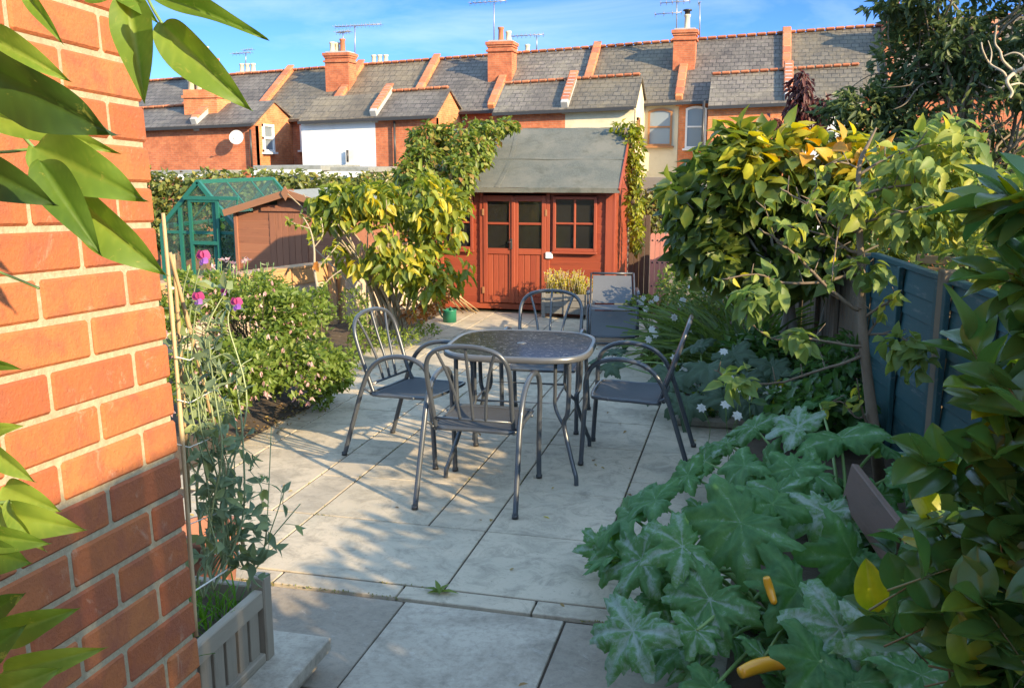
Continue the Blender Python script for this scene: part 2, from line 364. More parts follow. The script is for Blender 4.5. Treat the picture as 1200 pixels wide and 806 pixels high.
def woodm(name, stops, dark, axis=2, rough=.65, dsc=3, coat=0.):
    st = [1, 1, 1]; 
    for i in range(3):
        if i != axis: st[i] = 9
    if name in MATS: return MATS[name]
    t = NT(name); v = t.coord(st); g = t.noise(v, 4, 6, .7, .5); a = t.attr()
    mm = t.n('Math', operation='MULTIPLY_ADD'); t.l(g, mm.inputs[0]); mm.inputs[1].default_value = .6; sb = t.n('Math', operation='MULTIPLY_ADD'); t.l(a, sb.inputs[0]); sb.inputs[1].default_value = .6; sb.inputs[2].default_value = -.1; t.l(sb.outputs[0], mm.inputs[2])
    c = t.ramp(mm.outputs[0], [(i/(len(stops)-1), s) for i, s in enumerate(stops)])
    dn = t.noise(t.coord([x*.5 for x in st]), dsc, 8, .75); c = t.mix(t.ramp(dn, [(.56, (0, 0, 0)), (.72, (.8, .8, .8))]), c, dark)
    t.l(c, t.p.inputs['Base Color']); t.p.inputs['Roughness'].default_value = rough; t.bump(g, .35, .004); MATS[name] = t.m; return t.m
M['redw'] = woodm('red_stained_boards', [(.20, .035, .016), (.30, .062, .025)], (.13, .028, .014), 0, .55)
M['redv'] = woodm('red_stained_frame', [(.22, .040, .018), (.33, .072, .029)], (.15, .03, .015), 2, .5)
M['brw'] = woodm('brown_shed_boards', [(.22, .085, .045), (.34, .14, .07)], (.11, .04, .025), 0, .7)
M['brv'] = woodm('brown_shed_door', [(.20, .08, .042), (.31, .125, .065)], (.1, .04, .025), 2, .7)
M['tanw'] = woodm('tan_timber', [(.36, .20, .09), (.5, .3, .15)], (.25, .16, .09), 0, .8)
M['tanv'] = woodm('tan_palings', [(.30, .17, .085), (.44, .27, .14)], (.2, .13, .07), 2, .8)
M['greyw'] = woodm('silvered_wood', [(.19, .155, .115), (.34, .29, .22)], (.11, .09, .06), 2, .85)
M['greyh'] = woodm('silvered_rail', [(.19, .155, .115), (.34, .29, .22)], (.11, .09, .06), 1, .85)
M['greyx'] = woodm('silvered_boards', [(.13, .125, .115), (.23, .215, .195)], (.08, .075, .065), 0, .85)
M['darkw'] = woodm('dark_board', [(.07, .04, .028), (.13, .08, .055)], (.04, .03, .02), 1, .7)
M['brownf'] = woodm('brown_fence', [(.10, .075, .05), (.18, .135, .09)], (.06, .045, .03), 2, .85)
M['bluef'] = woodm('blue_fence_paint', [(.012, .05, .056), (.02, .075, .08)], (.15, .165, .15), 1, .6, 5)
M['pinkt'] = col('salmon_board', [(.42, .16, .12), (.52, .22, .16)], .7, nscale=4, dark=(.3, .16, .12))
M['chair'] = col('anthracite_tube', [(.055, .062, .072), (.075, .083, .095)], .32, .25, nscale=60, namt=.3, bump=.05, coat=.3)
M['sling'] = col('dark_sling_fabric', [(.035, .038, .045), (.06, .064, .072)], .7, nscale=400, namt=.4, bump=.2, bdist=.001)
M['sling2'] = col('grey_sling_fabric', [(.085, .09, .10), (.12, .125, .135)], .7, nscale=400, namt=.4, bump=.2, bdist=.001)
def tablem():
    t = NT('mottled_table_glass'); v = t.coord(); vo = t.n('TexVoronoi', feature='DISTANCE_TO_EDGE'); vo.inputs['Scale'].default_value = 55; t.l(v, vo.inputs[0])
    nn = t.noise(v, 30, 5, .75, 1.5)
    c = t.ramp(nn, [(.4, (.008, .008, .010)), (.56, (.025, .024, .028)), (.68, (.17, .165, .16))]); t.l(c, t.p.inputs['Base Color']); t.p.inputs['Roughness'].default_value = .12; t.p.inputs['Specular IOR Level'].default_value = .03
    t.bump(nn, .06, .0006); return t.m
M['tabletop'] = tablem()
M['greenp'] = col('green_painted_frame', [(.012, .10, .075), (.02, .14, .105)], .45, nscale=10)
M['greenpl'] = col('green_plastic', [(.015, .14, .08), (.02, .19, .11)], .4)
M['cane'] = col('bamboo', [(.35, .24, .12), (.52, .38, .21)], .6, nscale=10, nstretch=(1, 1, .2))
M['twine'] = col('white_twine', [(.6, .58, .5), (.75, .73, .66)], .8)
M['clay'] = col('clay_pot', [(.25, .10, .06), (.36, .15, .09)], .8)
M['bark'] = col('bark', [(.10, .075, .05), (.2, .16, .11)], .9, nscale=30, bump=.8, bdist=.006)
M['barkp'] = col('pale_bark', [(.26, .21, .14), (.42, .35, .25)], .9, nscale=30, bump=.7, bdist=.004)
M['barkr'] = col('reddish_bark', [(.10, .07, .045), (.19, .145, .10)], .8, nscale=25, bump=.7, bdist=.004)
M['stem'] = col('green_stem', [(.09, .17, .04), (.17, .27, .08)], .5, nscale=20)
M['plaster'] = col('flaking_limewash', [(.40, .31, .23), (.55, .45, .35)], .95, nscale=5, dark=(.3, .2, .13), dscale=3)
# ============================================================ ground
def ground():
    xs = np.concatenate([np.linspace(-400, -30, 12), np.linspace(-28, 20, 49), np.linspace(30, 400, 12)]); ys = np.concatenate([np.linspace(-60, -4, 8), np.linspace(-3, 50, 54), np.linspace(60, 600, 14)])
    v = []; 
    for y in ys:
        for x in xs:
            t = min(max((y-11.5)/8, 0), 1); z = -2.1*t*t*(3-2*t)-.03
            t2 = min(max((-4.6+.0*y-x)/2.5, 0), 1); z -= .55*t2*(1-t)*(1 if y > 3 else 0)
            z += .02*noise.noise(Vector((x, y, 0))); v.append((x, y, z))
    nx = len(xs); f = [(j*nx+i, j*nx+i+1, (j+1)*nx+i+1, (j+1)*nx+i) for j in range(len(ys)-1) for i in range(nx-1)]
    return MB().add(v, f, 0, .5, True).build('ground', M['earth'])
tag(ground(), kind='structure')
# ------------------------------------------------------------ patio
pat = MB(); pb = MB()
def slab(x0, x1, y0, y1, z=0., r=None, m=0, t=.04, mb=None):
    (mb or pat).box(((x0+x1)/2, (y0+y1)/2, z-t/2), (x1-x0-.009, y1-y0-.010, t), np.array(Matrix.Rotation(rng.normal()*.0016, 3, 'X')@Matrix.Rotation(rng.normal()*.0016, 3, 'Y')), m, rng.random() if r is None else r, .003)
XL = [-4.35, -3.75, -3.15, -2.9, -2.36, -2.12, -1.5, -1.2, -.6, 0.0, .6]
def column(x0, x1, ys, clip=None):
    for a, b in zip(ys[:-1], ys[1:]): slab(x0, x1, a, b)
YE = 10.75
def rows(y0, seq):
    ys = [y0]; i = 0
    while ys[-1] < YE: ys.append(min(ys[-1]+seq[i % len(seq)], YE)); i += 1
    return ys
slab(-2.12, -1.2, 3.56, 4.22, r=.62); slab(-1.2, -.47, 3.56, 4.22, r=.75); slab(-.47, .3, 3.56, 4.22, r=.3); slab(-2.92, -2.12, 3.56, 4.22, r=.45)
column(-2.12, -1.5, rows(4.22, [.61, .86, .6, .6, .9])); column(-1.5, -1.2, [4.22, 5.14]+rows(5.70, [.6, .9, .6]))
column(-1.2, -.6, rows(4.22, [.62, .87, .6, .6, .6, .9])); column(-.6, .0, rows(4.22, [.9, .6, .9, .6])); column(.0, .3, [4.22, 4.82, 5.7, 6.3])
column(-2.36, -2.12, rows(4.22, [.58, .43, .9, .6])); column(-2.92, -2.36, rows(4.22, [.98, .42, .6, .9, .6])); slab(-2.92,-2.125,3.5,4.215) if False else None
column(-3.15, -2.92, rows(4.4, [.82, .6, .9])); column(-3.75, -3.15, [5.2, 5.55, 6.15]+rows(7.0, [.6, .9, .6]))
pb.box((-1.8, 7.2, -.027), (4.2, 7.3, .04), r=.0)
patio = pat.build('patio', M['slab']); tag(patio, kind='structure'); tag(pb.build('patio_bedding', M['soil']), kind='structure')
st = MB()
x = -3.2
while x < .3:
    L = .55+.25*rng.random(); slab(x, x+L, 3.44, 3.56, z=-.002, r=.9+.1*rng.random(), mb=st); x += L
tag(st.build('edging_strip', M['slab']), kind='structure')
ft = MB()
slab(-2.05, -1.33, 2.74, 3.435, -.012, .03, mb=ft); slab(-1.33, -.65, 2.70, 3.435, -.01, .98, mb=ft); slab(-.65, .0, 2.75, 3.435, -.014, .1, mb=ft); slab(0., .62, 2.75, 3.435, -.014, .05, mb=ft)
slab(-1.33, -.65, 2.0, 2.695, -.012, .5, mb=ft); slab(-.65, 0., 2.05, 2.745, -.012, .1, mb=ft); slab(-2.05, -1.33, 2.1, 2.735, -.014, .3, mb=ft); slab(0, .62, 2.05, 2.745, -.012, .4, mb=ft)
slab(-1.33, -.65, 1.3, 1.995, -.012, .5, mb=ft); slab(-.65, 0., 1.3, 2.045, -.012, .4, mb=ft); slab(-2.05, -1.33, 1.3, 2.095, -.014, .7, mb=ft)
ft.box((-.7, 2.3, -.05), (2.8, 2.3, .06), r=.1, m=1)
tag(ft.build('weathered_paving', [M['worn'], M['soil']]), kind='structure')
# step block bottom left
stp = MB(); p0 = G(388, 746, .10); z = .10
x1 = p0[0]; y1 = p0[1]
stp.box((x1-.5, y1-.6, z-.025), (1.0, 1.2, .05), r=.85, b=.004, m=0); stp.box((x1-.53, y1-.63, .022), (.98, 1.18, .055), r=.2, m=0)
o = stp.build('stone_step', M['worn']); tag(o, 'low worn stone step beside the wooden planter', 'step')
# bed soil
sb = MB()
def sheet(mb, poly, z, nx=24, h=.03):
    poly = np.array(poly); x0, y0 = poly.min(0); x1, y1 = poly.max(0); ys = np.arange(y0, y1+.01, .09); v = []; nx = 22
    # walk the two long sides so that the edges stay clean
    L = poly[:len(poly)//2]; Rr = poly[len(poly)//2:][::-1]
    for yy in ys:
        xa = np.interp(yy, L[:, 1], L[:, 0]); xb = np.interp(yy, Rr[:, 1], Rr[:, 0])
        for i in range(nx):
            xx = xa+(xb-xa)*i/(nx-1); e = min(i, nx-1-i, 4)/4
            v.append((xx+.02*noise.noise(Vector((xx*5, yy*5, 3))), yy, z+e*(.03+h*noise.noise(Vector((xx*3, yy*3, 0)))+.03*noise.noise(Vector((xx*14, yy*14, 0))))))
    f = [(j*nx+i, j*nx+i+1, (j+1)*nx+i+1, (j+1)*nx+i) for j in range(len(ys)-1) for i in range(nx-1)]
    mb.add(v, f, 0, .5, True)
sheet(sb, [(-5.4, 4.6), (-5.4, 10.9), (-3.3, 10.9), (-3.5, 8.0), (-3.1, 6.4), (-3.12, 5.2), (-3.2, 4.6)], .006)
sheet(sb, [(-.02, 2.2), (.0, 6.25), (-.4, 6.6), (-.95, 8.6), (-1., 12), (2.2, 12), (2.2, 9), (2.2, 7), (2.2, 5), (2.2, 2.2)], .006)
tag(sb.build('border_soil', M['soil']), kind='structure')
# scattered dry leaves along the left border: nobody could count them
lt = MB(); n = 900
P = np.stack([rng.uniform(-3.6, -2.95, n), rng.uniform(5.3, 7.6, n), np.full(n, .015)], 1); P[:, 0] += -.12*(P[:, 1]-5.3)
put_leaves(lt, T_OV3, P, rng.normal(size=(n, 3))*[1, 1, .15], rng.normal(size=(n, 3))*.25+[0, 0, 1], rng.uniform(.015, .035, n), rng.uniform(.01, .018, n), rng.random(n))
M['litter'] = leafm('dry_leaves', [(0, (.16, .09, .035)), (.5, (.33, .21, .08)), (1, (.45, .36, .10))], .2)
tag(lt.build('leaf_litter', M['litter']), 'dry fallen leaves along the edge of the left border', 'leaf litter', kind='stuff')
yl = MB(); put_leaves(yl, T_LAN, [G(636, 605, .006)], [(1, .1, 0)], [(0, .3, 1)], .05, .016, [.9]); 
M['yleaf'] = leafm('yellow_leaf', [(0, (.5, .42, .03)), (1, (.7, .62, .05))], .3)
tag(yl.build('fallen_leaf', M['yleaf']), 'single bright yellow leaf fallen on the patio slab', 'leaf')
# ============================================================ near brick wall
def near_wall():
    E = C(207, 500, 1.86); wv = unit(ray(850, 243)); m = np.cross(ray(149, 15), ray(229, 803)); up = unit(np.cross(m, wv)); 
    if up[2] < 0: up = -up
    n = unit(np.cross(wv, up)); Mx = np.stack([wv, n, up], 1)
    t = NT('near_brick'); v = t.coord(); a = t.attr(); n1 = t.noise(v, 14, 6, .65, .4); n2 = t.noise(v, 120, 4, .7)
    c = t.ramp(a, [(0, (.34, .098, .038)), (.5, (.40, .125, .044)), (1, (.45, .155, .054))])
    c = t.mix(t.ramp(n1, [(.45, (0, 0, 0)), (.68, (.75, .75, .75))]), c, (.27, .085, .05)); c = t.mix(t.ramp(n2, [(.62, (0, 0, 0)), (.8, (.35, .35, .35))]), c, (.60, .34, .2))
    c = t.mix(t.ramp(t.noise(v, 6, 6, .8, 1), [(.58, (0, 0, 0)), (.66, (.4, .4, .4))]), c, (.55, .36, .24))
    c = t.mix(t.ramp(t.noise(v, 260, 3, .6), [(.62, (0, 0, 0)), (.70, (.6, .6, .6))]), c, (.16, .05, .03)); c = t.mix(t.ramp(t.noise(v, 3.2, 6, .75, .5), [(.5, (0, 0, 0)), (.68, (.45, .45, .45))]), c, (.24, .085, .045))
    t.l(c, t.p.inputs['Base Color']); t.p.inputs['Roughness'].default_value = .8; t.p.inputs['Specular IOR Level'].default_value = .25
    ad = t.n('Math', operation='ADD'); t.l(n1, ad.inputs[0]); t.l(n2, ad.inputs[1]); t.bump(ad.outputs[0], .6, .005)
    q = NT('near_mortar'); v = q.coord(); n1 = q.noise(v, 60, 6, .7); c = q.ramp(n1, [(.3, (.29, .23, .14)), (.7, (.44, .37, .24))]); q.l(c, q.p.inputs['Base Color']); q.p.inputs['Roughness'].default_value = .95; q.bump(n1, .8, .006)
    root = thing('brick_wall', E*[1, 1, 0], 'orange brick house wall with pale mortar close at the left edge', 'wall')
    mb = MB(); mo = MB()
    zt = 2.6; zb = -1.35; k0 = int(zb/.075); k1 = int(zt/.075)
    for k in range(k0, k1):
        zc = (k+.5)*.075+.02
        s = 0.0; first = .1025 if k % 2 else .215
        # bricks running back towards the camera from the corner
        cur = 0.; i = 0
        while cur < 3.2:
            L = first if i == 0 else .215
            c = E+wv*(-cur-L/2)+up*zc+n*(-.05+rng.uniform(-.0012, .0012)); mb.box(c, (L, .10, .0645), Mx@np.array(Matrix.Rotation(rng.normal()*.004, 3, 'Y')), 0, rng.random(), .0045)
            cur += L+.0105; i += 1
        # return face
        cur = .1105; i = 0
        while cur < 1.3:
            L = .215 if (i or k % 2) else .1025
            mb.box(E+wv*(-.05+rng.uniform(-.001, .001))-n*(cur+L/2)+up*zc, (.10, L, .0645), Mx, 0, rng.random(), .004); cur += L+.0105; i += 1
    mo.box(E+wv*(-1.6-.005)+n*(-.7-.005)+up*(.6), (3.19, 1.4, 3.9), Mx)
    mb.build('brickwork', t.m, root); mo.build('mortar', q.m, root)
near_wall()
# ============================================================ terraced houses
def zr(x): return 6.50+.045*x
def ze(x): return 3.93+.03*x
YR, YW = 39.5, 36.0
def sh(x): return .04*x
PTY = [-27.4, -23.8, -20.05, -16.7, -13.25, -9.9, -6.4, -2.8, .95, 4.5, 8.1, 11.8]
WINGS = {0: None}
def roofpoly(mb, x0, x1, ya, za, yb, zb, m=0, t=.09):
    # sheared sloping roof sheet with thickness; za/zb functions of x
    v = [(x0, ya, za(x0)), (x1, ya, za(x1)), (x1, yb, zb(x1)), (x0, yb, zb(x0))]; v = v+[(a, b, c-t) for a, b, c in v]
    mb.add(v, [(0, 1, 2, 3), (7, 6, 5, 4), (0, 4, 5, 1), (1, 5, 6, 2), (2, 6, 7, 3), (3, 7, 4, 0)], m)
def wallp(mb, x0, y0, x1, y1, zb, z0, z1, t=.2, m=0):
    d = unit((x1-x0, y1-y0, 0)); nn = np.array((d[1], -d[0], 0))*t
    a = np.array([(x0, y0, zb), (x1, y1, zb), (x1, y1, z1), (x0, y0, z0)], float); mb.prism(a, -nn, m)
def parapet(mb, x, ya, za, yb, zb, w=.26, h=.22, over=0.):
    # brick upstand following the roof slope with round-topped coping; slope from (ya,za) up to (yb,zb)
    a = V((x, ya, za+h*.5-.15)); b = V((x, yb, zb+h*.5-.15))
    mb.beam(a, b, w, h+.3, 1, .5, (0, 0, 1), .02)
    n = 9
    for i in range(n):
        p = a+(b-a)*i/n; q = a+(b-a)*(i+.97)/n; u = V((0, 0, h*.5+.17)); mb.beam(p+u, q+u, w+.07, .08, 0, rng.random(), bev=.03)
def chimney(parent, x, y, zb, zt, w=.75, d=.75, pots=((0, 0, 1),), name='chimney'):
    mb = MB(); mb.box((x, y, (zb+zt)/2), (w, d, zt-zb)); mb.box((x, y, zt-.32), (w+.12, d+.12, .08)); mb.box((x, y, zt-.04), (w+.16, d+.16, .12)); mb.box((x, y, zt-.14), (w+.08, d+.08, .08))
    o = mb.build(name, M['brickA'], parent)
    fl = MB(); fl.box((x, y, zt+.05), (w-.05, d-.05, .07), r=.5); fl.build('flaunching', M['leadf'], o)
    for (dx, dy, kind) in pots:
        p = MB(); hh = .55 if kind != 2 else .42
        p.lathe([(.0, 0), (.14, 0), (.13, .05), (.11, .1), (.10, hh-.1), (.125, hh-.06), (.125, hh), (.09, hh), (.09, .1)], (x+dx, y+dy, zt+.06), 14)
        p.build('chimney_pot', M['terracotta'] if kind == 1 else M['pot_c'], o)
        if kind == 3:
            q = MB(); q.lathe([(0, 0), (.1, 0), (.1, .14), (.17, .14), (.17, .19), (0, .22)], (x+dx, y+dy, zt+.6), 12); q.build('cowl', M['gutter'], o)
    return o
def window(parent, x0, x1, y, z0, z1, fm, arch=0., face=(0, -1), sash=True, pane='pane', bars=()):
    # frame proud of wall plane y, facing -y; face (1,0) faces +x with x0=x1 plane, uses y0,y1 via tuples
    fr = MB(); t = .07
    fr.box((x0+t/2, y-.03, (z0+z1)/2), (t, .09, z1-z0)); fr.box((x1-t/2, y-.03, (z0+z1)/2), (t, .09, z1-z0))
    if arch:
        n = 6; xs = np.linspace(x0, x1, n+1)
        for i in range(n):
            h0 = arch*(1-((xs[i]-(x0+x1)/2)/((x1-x0)/2))**2); h1 = arch*(1-((xs[i+1]-(x0+x1)/2)/((x1-x0)/2))**2)
            fr.beam((xs[i], y-.03, z1+h0-t/2), (xs[i+1], y-.03, z1+h1-t/2), .088, t*1.2)
    else: fr.box(((x0+x1)/2, y-.032, z1-t/2), (x1-x0, .09, t))
    fr.box(((x0+x1)/2, y-.032, z0+t/2), (x1-x0, .09, t)); zm = z0+(z1-z0)*.55
    fr.box(((x0+x1)/2, y-.036, zm), (x1-x0-.01, .09, t*.8))
    o = fr.build('window', fm, parent)
    sl = MB(); sl.box(((x0+x1)/2, y-.08, z0-.04), (x1-x0+.16, .2, .07)); sl.build('sill', fm, o)
    g = MB(); g.box(((x0+x1)/2, y-.02, (z0+z1+arch*.7)/2), (x1-x0-.04, .03, z1-z0+arch*.7-.04)); g.build('pane', M[pane], o)
    return o
GRP = 'brick terraced houses in the row behind the gardens'
hl = ['terraced house at the far left end of the row, mostly behind the near brick wall',
      'brick terraced house whose rear wing carries a stout chimney with cream pots', 'brick terraced house with white sash window in the gable of its rear wing',
      'terraced house whose rear wing has a white rendered wall below brown tiles', 'terraced house with plain brick rear wing and orange gable beside the ivy',
      'terraced house with brick rear wing rising over the left of the summerhouse ridge', 'terraced house with cream rendered rear wall and brown framed window',
      'terraced house with orange brick wing, black downpipe and arched white sash window', 'terraced house with white rendered wing half hidden by the purple-leaved tree',
      'terraced house behind the tall dark tree, right of the last chimney in view', 'terraced house at the far right end of the row behind the tall dark tree']
houses = []
slm = ['slA', 'slA', 'slB', 'slC', 'slA', 'slD', 'slB', 'slA', 'slB', 'slD', 'slB']
for i in range(11):
    x0, x1 = PTY[i], PTY[i+1]
    H = thing('terraced_house', ((x0+x1)/2, 40, -2), hl[i], 'house', GRP); houses.append(H)
    rf = MB(); roofpoly(rf, x0+.01, x1-.01, YW-.25, lambda x: ze(x)-.02, YR, zr); roofpoly(rf, x0+.01, x1-.01, YR+3.6, ze, YR, zr)
    ro = rf.build('roof', M[slm[i]], H)
    rt = MB(); n = 10
    for k in range(n):
        a = x0+(x1-x0)*k/n; b = x0+(x1-x0)*(k+.97)/n; rt.beam((a, YR, zr(a)+.05), (b, YR, zr(b)+.05), .24, .1, 0, rng.random(), bev=.04)
    rt.build('ridge_tiles', M['terracotta'], ro)
    wm = {6: 'cream', 7: 'brickB'}.get(i, 'brickA')
    wl = MB(); wallp(wl, x0+.005, YW, x1-.005, YW, -2.3, ze(x0)-.12, ze(x1)-.12, .25); w2 = MB(); wallp(w2, x1-.005, YR+3.5, x0+.005, YR+3.5, -2.3, ze(x1)-.12, ze(x0)-.12, .25); w2.build('wall', M[wm], H)
    wl.build('wall', M[wm], H)
    gt = MB(); gt.beam((x0, YW-.27, ze(x0)-.08), (x1, YW-.27, ze(x1)-.08), .12, .1); gt.build('gutter', M['gutter'], H)
    pp = MB(); big = i in (1, 3, 5, 7, 9)
    parapet(pp, x1, YW-.1, ze(x1)+.02, YR, zr(x1)); pp.build('party_parapet', [M['coping'], M['brickB']], H)
# chimneys on the between-pair lines
chimney(houses[0], PTY[1]+.0, 38.6, 4.5, 6.15, .75, .9, [(-.15, 0, 1), (.15, 0, 2)])
def px_ch(i, px0, px1, pyt, Y, pots, zb): 
    a = AY(px0, pyt, Y); b = AY(px1, pyt, Y); chimney(houses[i], (a[0]+b[0])/2, Y+.4, zb, a[2], b[0]-a[0]-.1, .8, pots)
px_ch(2, 379, 409, 63, 37.6, [(-.17, .1, 2), (.12, 0, 1), (-.3, -.1, 2)], 4.0)
px_ch(4, 570, 601, 50, 37.6, [(-.05, 0, 1), (.2, .25, 2)], 4.2)
px_ch(6, 788, 817, 36, 37.6, [(.05, 0, 3)], 4.2)
px_ch(8, 1037, 1066, 14, 37.6, [(0, 0, 1)], 4.2)
# pots of front stacks peeping over the ridge
for (px, py, n, hi) in ((290, 78, 3, 1), (445, 68, 3, 2), (618, 56, 1, 5)):
    Y = 43; a = AY(px, py, Y); chimney(houses[hi], a[0], Y, 3.5, a[2]-.35, .95, .7, [(dx, 0, 2) for dx in np.linspace(-.3, .3, n)] if n > 1 else [(0, 0, 2)])
# rear wings
def wing(i, x0, x1, wm, rm, w=3.0, par=None, gable=None, gm=None, rtile=True, dz=0., dyr=None):
    H = houses[i]; y0 = YW-w; yr = YW-w*.5 if dyr is None else YW+dyr; zE = lambda x: 3.47+.03*x+.2+dz; zR = lambda x: 4.86+.045*x+dz; zB = lambda x: ze(x)-.1
    wl = MB(); wallp(wl, x0, y0, x1, y0, -2.3, zE(x0)-.1, zE(x1)-.1, .25); W = wl.build('wing_wall', M[wm], H)
    if gable is not None:
        g = MB(); poly = [(x1, y0+.01, -2.3), (x1, YW-.01, -2.3), (x1, YW-.01, zB(x1)), (x1, yr, zR(x1)-.08), (x1, y0+.01, zE(x1)-.08)]; g.prism(poly, (-.25, 0, 0)); g.build('gable_wall', M[gm or wm], H)
    rf = MB(); e = .07 if gable is not None else 0; s = -.07 if par == 'L' else 0
    roofpoly(rf, x0, x1+e, y0-.2, zE, yr, zR); roofpoly(rf, x0, x1+e, YW+.25, lambda x: ze(x)-.0, yr, zR); R = rf.build('wing_roof', M[rm], H)
    if rtile:
        rt = MB(); n = 8
        for k in range(n):
            a = x0+(x1-x0)*k/n; b = x0+(x1-x0)*(k+.97)/n; rt.beam((a, yr, zR(a)+.05), (b, yr, zR(b)+.05), .22, .1, 0, rng.random(), bev=.04)
        rt.build('ridge_tiles', M['terracotta'], R)
    gt = MB(); gt.beam((x0, y0-.24, zE(x0)-.08), (x1, y0-.24, zE(x1)-.08), .12, .11); gt.build('wing_gutter', M['gutter'], H)
    if par:
        pp = MB(); xx = x1 if par == 'R' else x0; parapet(pp, xx, y0-.1, zE(xx), yr+.1, zR(xx)+.02, h=.28); pp.build('wing_parapet', [M['coping'], M['leadf']], H)
    return H
wing(1, -24.5, -20.85, 'brickA', 'slA', 3, 'R'); wing(2, -20.85, -18.35, 'brickA', 'slA', 3, None, 1, 'brickB', rtile=False)
wing(3, -16.45, -13.5, 'whiter', 'slC', 3, 'R', rtile=False); wing(4, -13.5, -11.15, 'brickA', 'slA', 3, None, 1, 'brickB')
wing(5, -9.0, -6.45, 'brickA', 'slD', 3, 'R'); wing(6, -6.45, -4.05, 'cream', 'slB', 3, None, 1, 'cream')
wing(7, -1.68, 1.0, 'brickB', 'slD', 1.2, 'R', dyr=.35); wing(8, 1.0, 3.4, 'whiter', 'slB', 1.2, None, 1, dyr=.35)
# wing chimney with pale cowls, left
a = AY(213, 112, 33.6); b = AY(252, 112, 33.6)
mb = MB(); c0 = (a[0]+b[0])/2; mb.box((c0, 34.2, 3.6), (b[0]-a[0], 1.0, 1.05+(a[2]-3.6))); mb.box((c0, 34.2, a[2]-.05), (b[0]-a[0]+.12, 1.1, .1))
o = mb.build('wing_chimney', M['brickB'], houses[1])
chimney(houses[1], a[0]+.42, 34.4, a[2]-.1, AY(228, 74, 34.4)[2], .6, .6, [], 'chimney_shaft')
for q in (234, 243, 225):
    p = MB(); c = AY(q, 109, 33.9); p.lathe([(.12, 0), (.14, .05), (.13, .4), (.16, .42), (.16, .5), (.05, .52)], c, 14); p.build('chimney_pot', M['pot_c'], o)
# windows (rear walls)
def wpx(H, xa, ya, xb, yb, Y, fm, arch=0., pane='pane'):
    p = AY(xa, ya, Y); q = AY(xb, yb, Y); return window(H, p[0], q[0], Y, q[2], p[2], fm, arch, pane=pane)
wpx(houses[6], 760, 131, 787, 171, YW, M['brownp'], .1, 'netpane'); wpx(houses[7], 804, 128, 827, 174, YW, M['whitep'], .1, 'netpane')
wpx(houses[3], 356-4, 147, 361-4, 176, YW-.02, M['whitep'], 0, 'netpane')
# sash window in the gable side wall of wing 3 (faces +x)
def sidewindow(H, x, y0, y1, z0, z1, fm):
    f = MB(); t = .09; xx = x+.03
    for yy in (y0+t/2, y1-t/2): f.box((xx, yy, (z0+z1)/2), (.09, t, z1-z0))
    for zz in (z0+t/2, (z0+z1)/2, z1-t/2): f.box((xx+.003, (y0+y1)/2, zz), (.09, y1-y0, t))
    f.box((xx+.05, (y0+y1)/2, z0-.04), (.16, y1-y0+.15, .08)); o = f.build('window', fm, H)
    g = MB(); g.box((x-.0, (y0+y1)/2, (z0+z1)/2), (.04, y1-y0-.04, z1-z0-.04)); g.build('pane', M['netpane'], o)
sidewindow(houses[2], -18.35, 33.5, 34.35, 2.05, 3.1, M['whitep']); sidewindow(houses[6], -4.05, 33.6, 34.1, 2.3, 3.2, M['brownp'])
# downpipes
def pipe(H, px, y0, y1, Y, m='gutter'):
    a = AY(px, y0, Y-.12); b = AY(px, y1, Y-.12); mb = MB(); mb.tube([(a[0], Y-.12, a[2]), (a[0], Y-.12, b[2])], .045, 8); mb.build('downpipe', M[m], H)
pipe(houses[2], 293, 152, 196, 33); pipe(houses[4], 462, 142, 205, 33); pipe(houses[7], 825, 118, 200, 34.7); pipe(houses[3], 407, 176, 190, 33)
# flat roofed extensions in front of the wings
def ext(name, label, xa, ya, xb, yb, yfr, Y, depth, wm, fmat='felt_l'):
    p = AY(xa, ya, Y); q = AY(xb, yb, Y); T = thing(name, ((p[0]+q[0])/2, Y, -2.1), label, 'extension', 'flat roofed rear extensions')
    r = MB(); r.box(((p[0]+q[0])/2, Y+depth/2, p[2]-.09), (q[0]-p[0], depth, .18), b=.02); r.build('roof', M[fmat], T)
    f = MB(); f.box(((p[0]+q[0])/2, Y-.05, p[2]-.24), (q[0]-p[0]+.05, .06, .2)); f.build('fascia', M['whitep'], T)
    wl = MB(); wl.box(((p[0]+q[0])/2, Y+depth/2, (p[2]-.2-2.3)/2), (q[0]-p[0]-.2, depth-.2, p[2]-.19+2.3)); wl.build('wall', M[wm], T)
ext('rear_extension', 'grey flat roofed extension under the white sash window', 296, 194, 376, 190, 0, 29.5, 3.3, 'leadf')
ext('rear_extension', 'low flat roofed extension below the white rendered wing wall', 377, 196, 432, 196, 0, 30.2, 2.7, 'plaster')
ext('rear_extension', 'low lean-to with grey roof at the left behind the greenhouse', 176, 200, 236, 198, 0, 30, 2.8, 'brickA')
# aerials and dishes
def aerial(px, pyb, pyt, Y, els, label, cat='aerial', mast=.025):
    b = AY(px, pyb, Y); t = AY(px, pyt, Y); T = thing('tv_aerial', b, label, 'aerial', 'television aerials on the roofs')
    mb = MB(); mb.tube([b, t], mast, 6); mb.build('mast', M['metal_a'], T)
    for (dx0, dx1, dz, n) in els:
        m2 = MB(); a = t+V((dx0, 0, dz)); c = t+V((dx1, -.1, dz+.03)); m2.tube([a, c], .018, 5)
        for k in range(n):
            p = a+(c-a)*k/max(n-1, 1); m2.tube([p+V((0, -.28, 0)), p+V((0, .28, 0))], .01, 4); m2.tube([p+V((0, 0, -.1)), p+V((0, 0, .1))], .01, 4)
        m2.build('boom', M['metal_a'], T)
aerial(579, 50, 3, 38, [(-1.0, .5, 0, 8)], 'tall mast aerial rising behind the chimney over the summerhouse')
aerial(629, 62, 42, 40, [(-1.2, .3, 0, 9)], 'small aerial beside the single cream pot on the ridge')
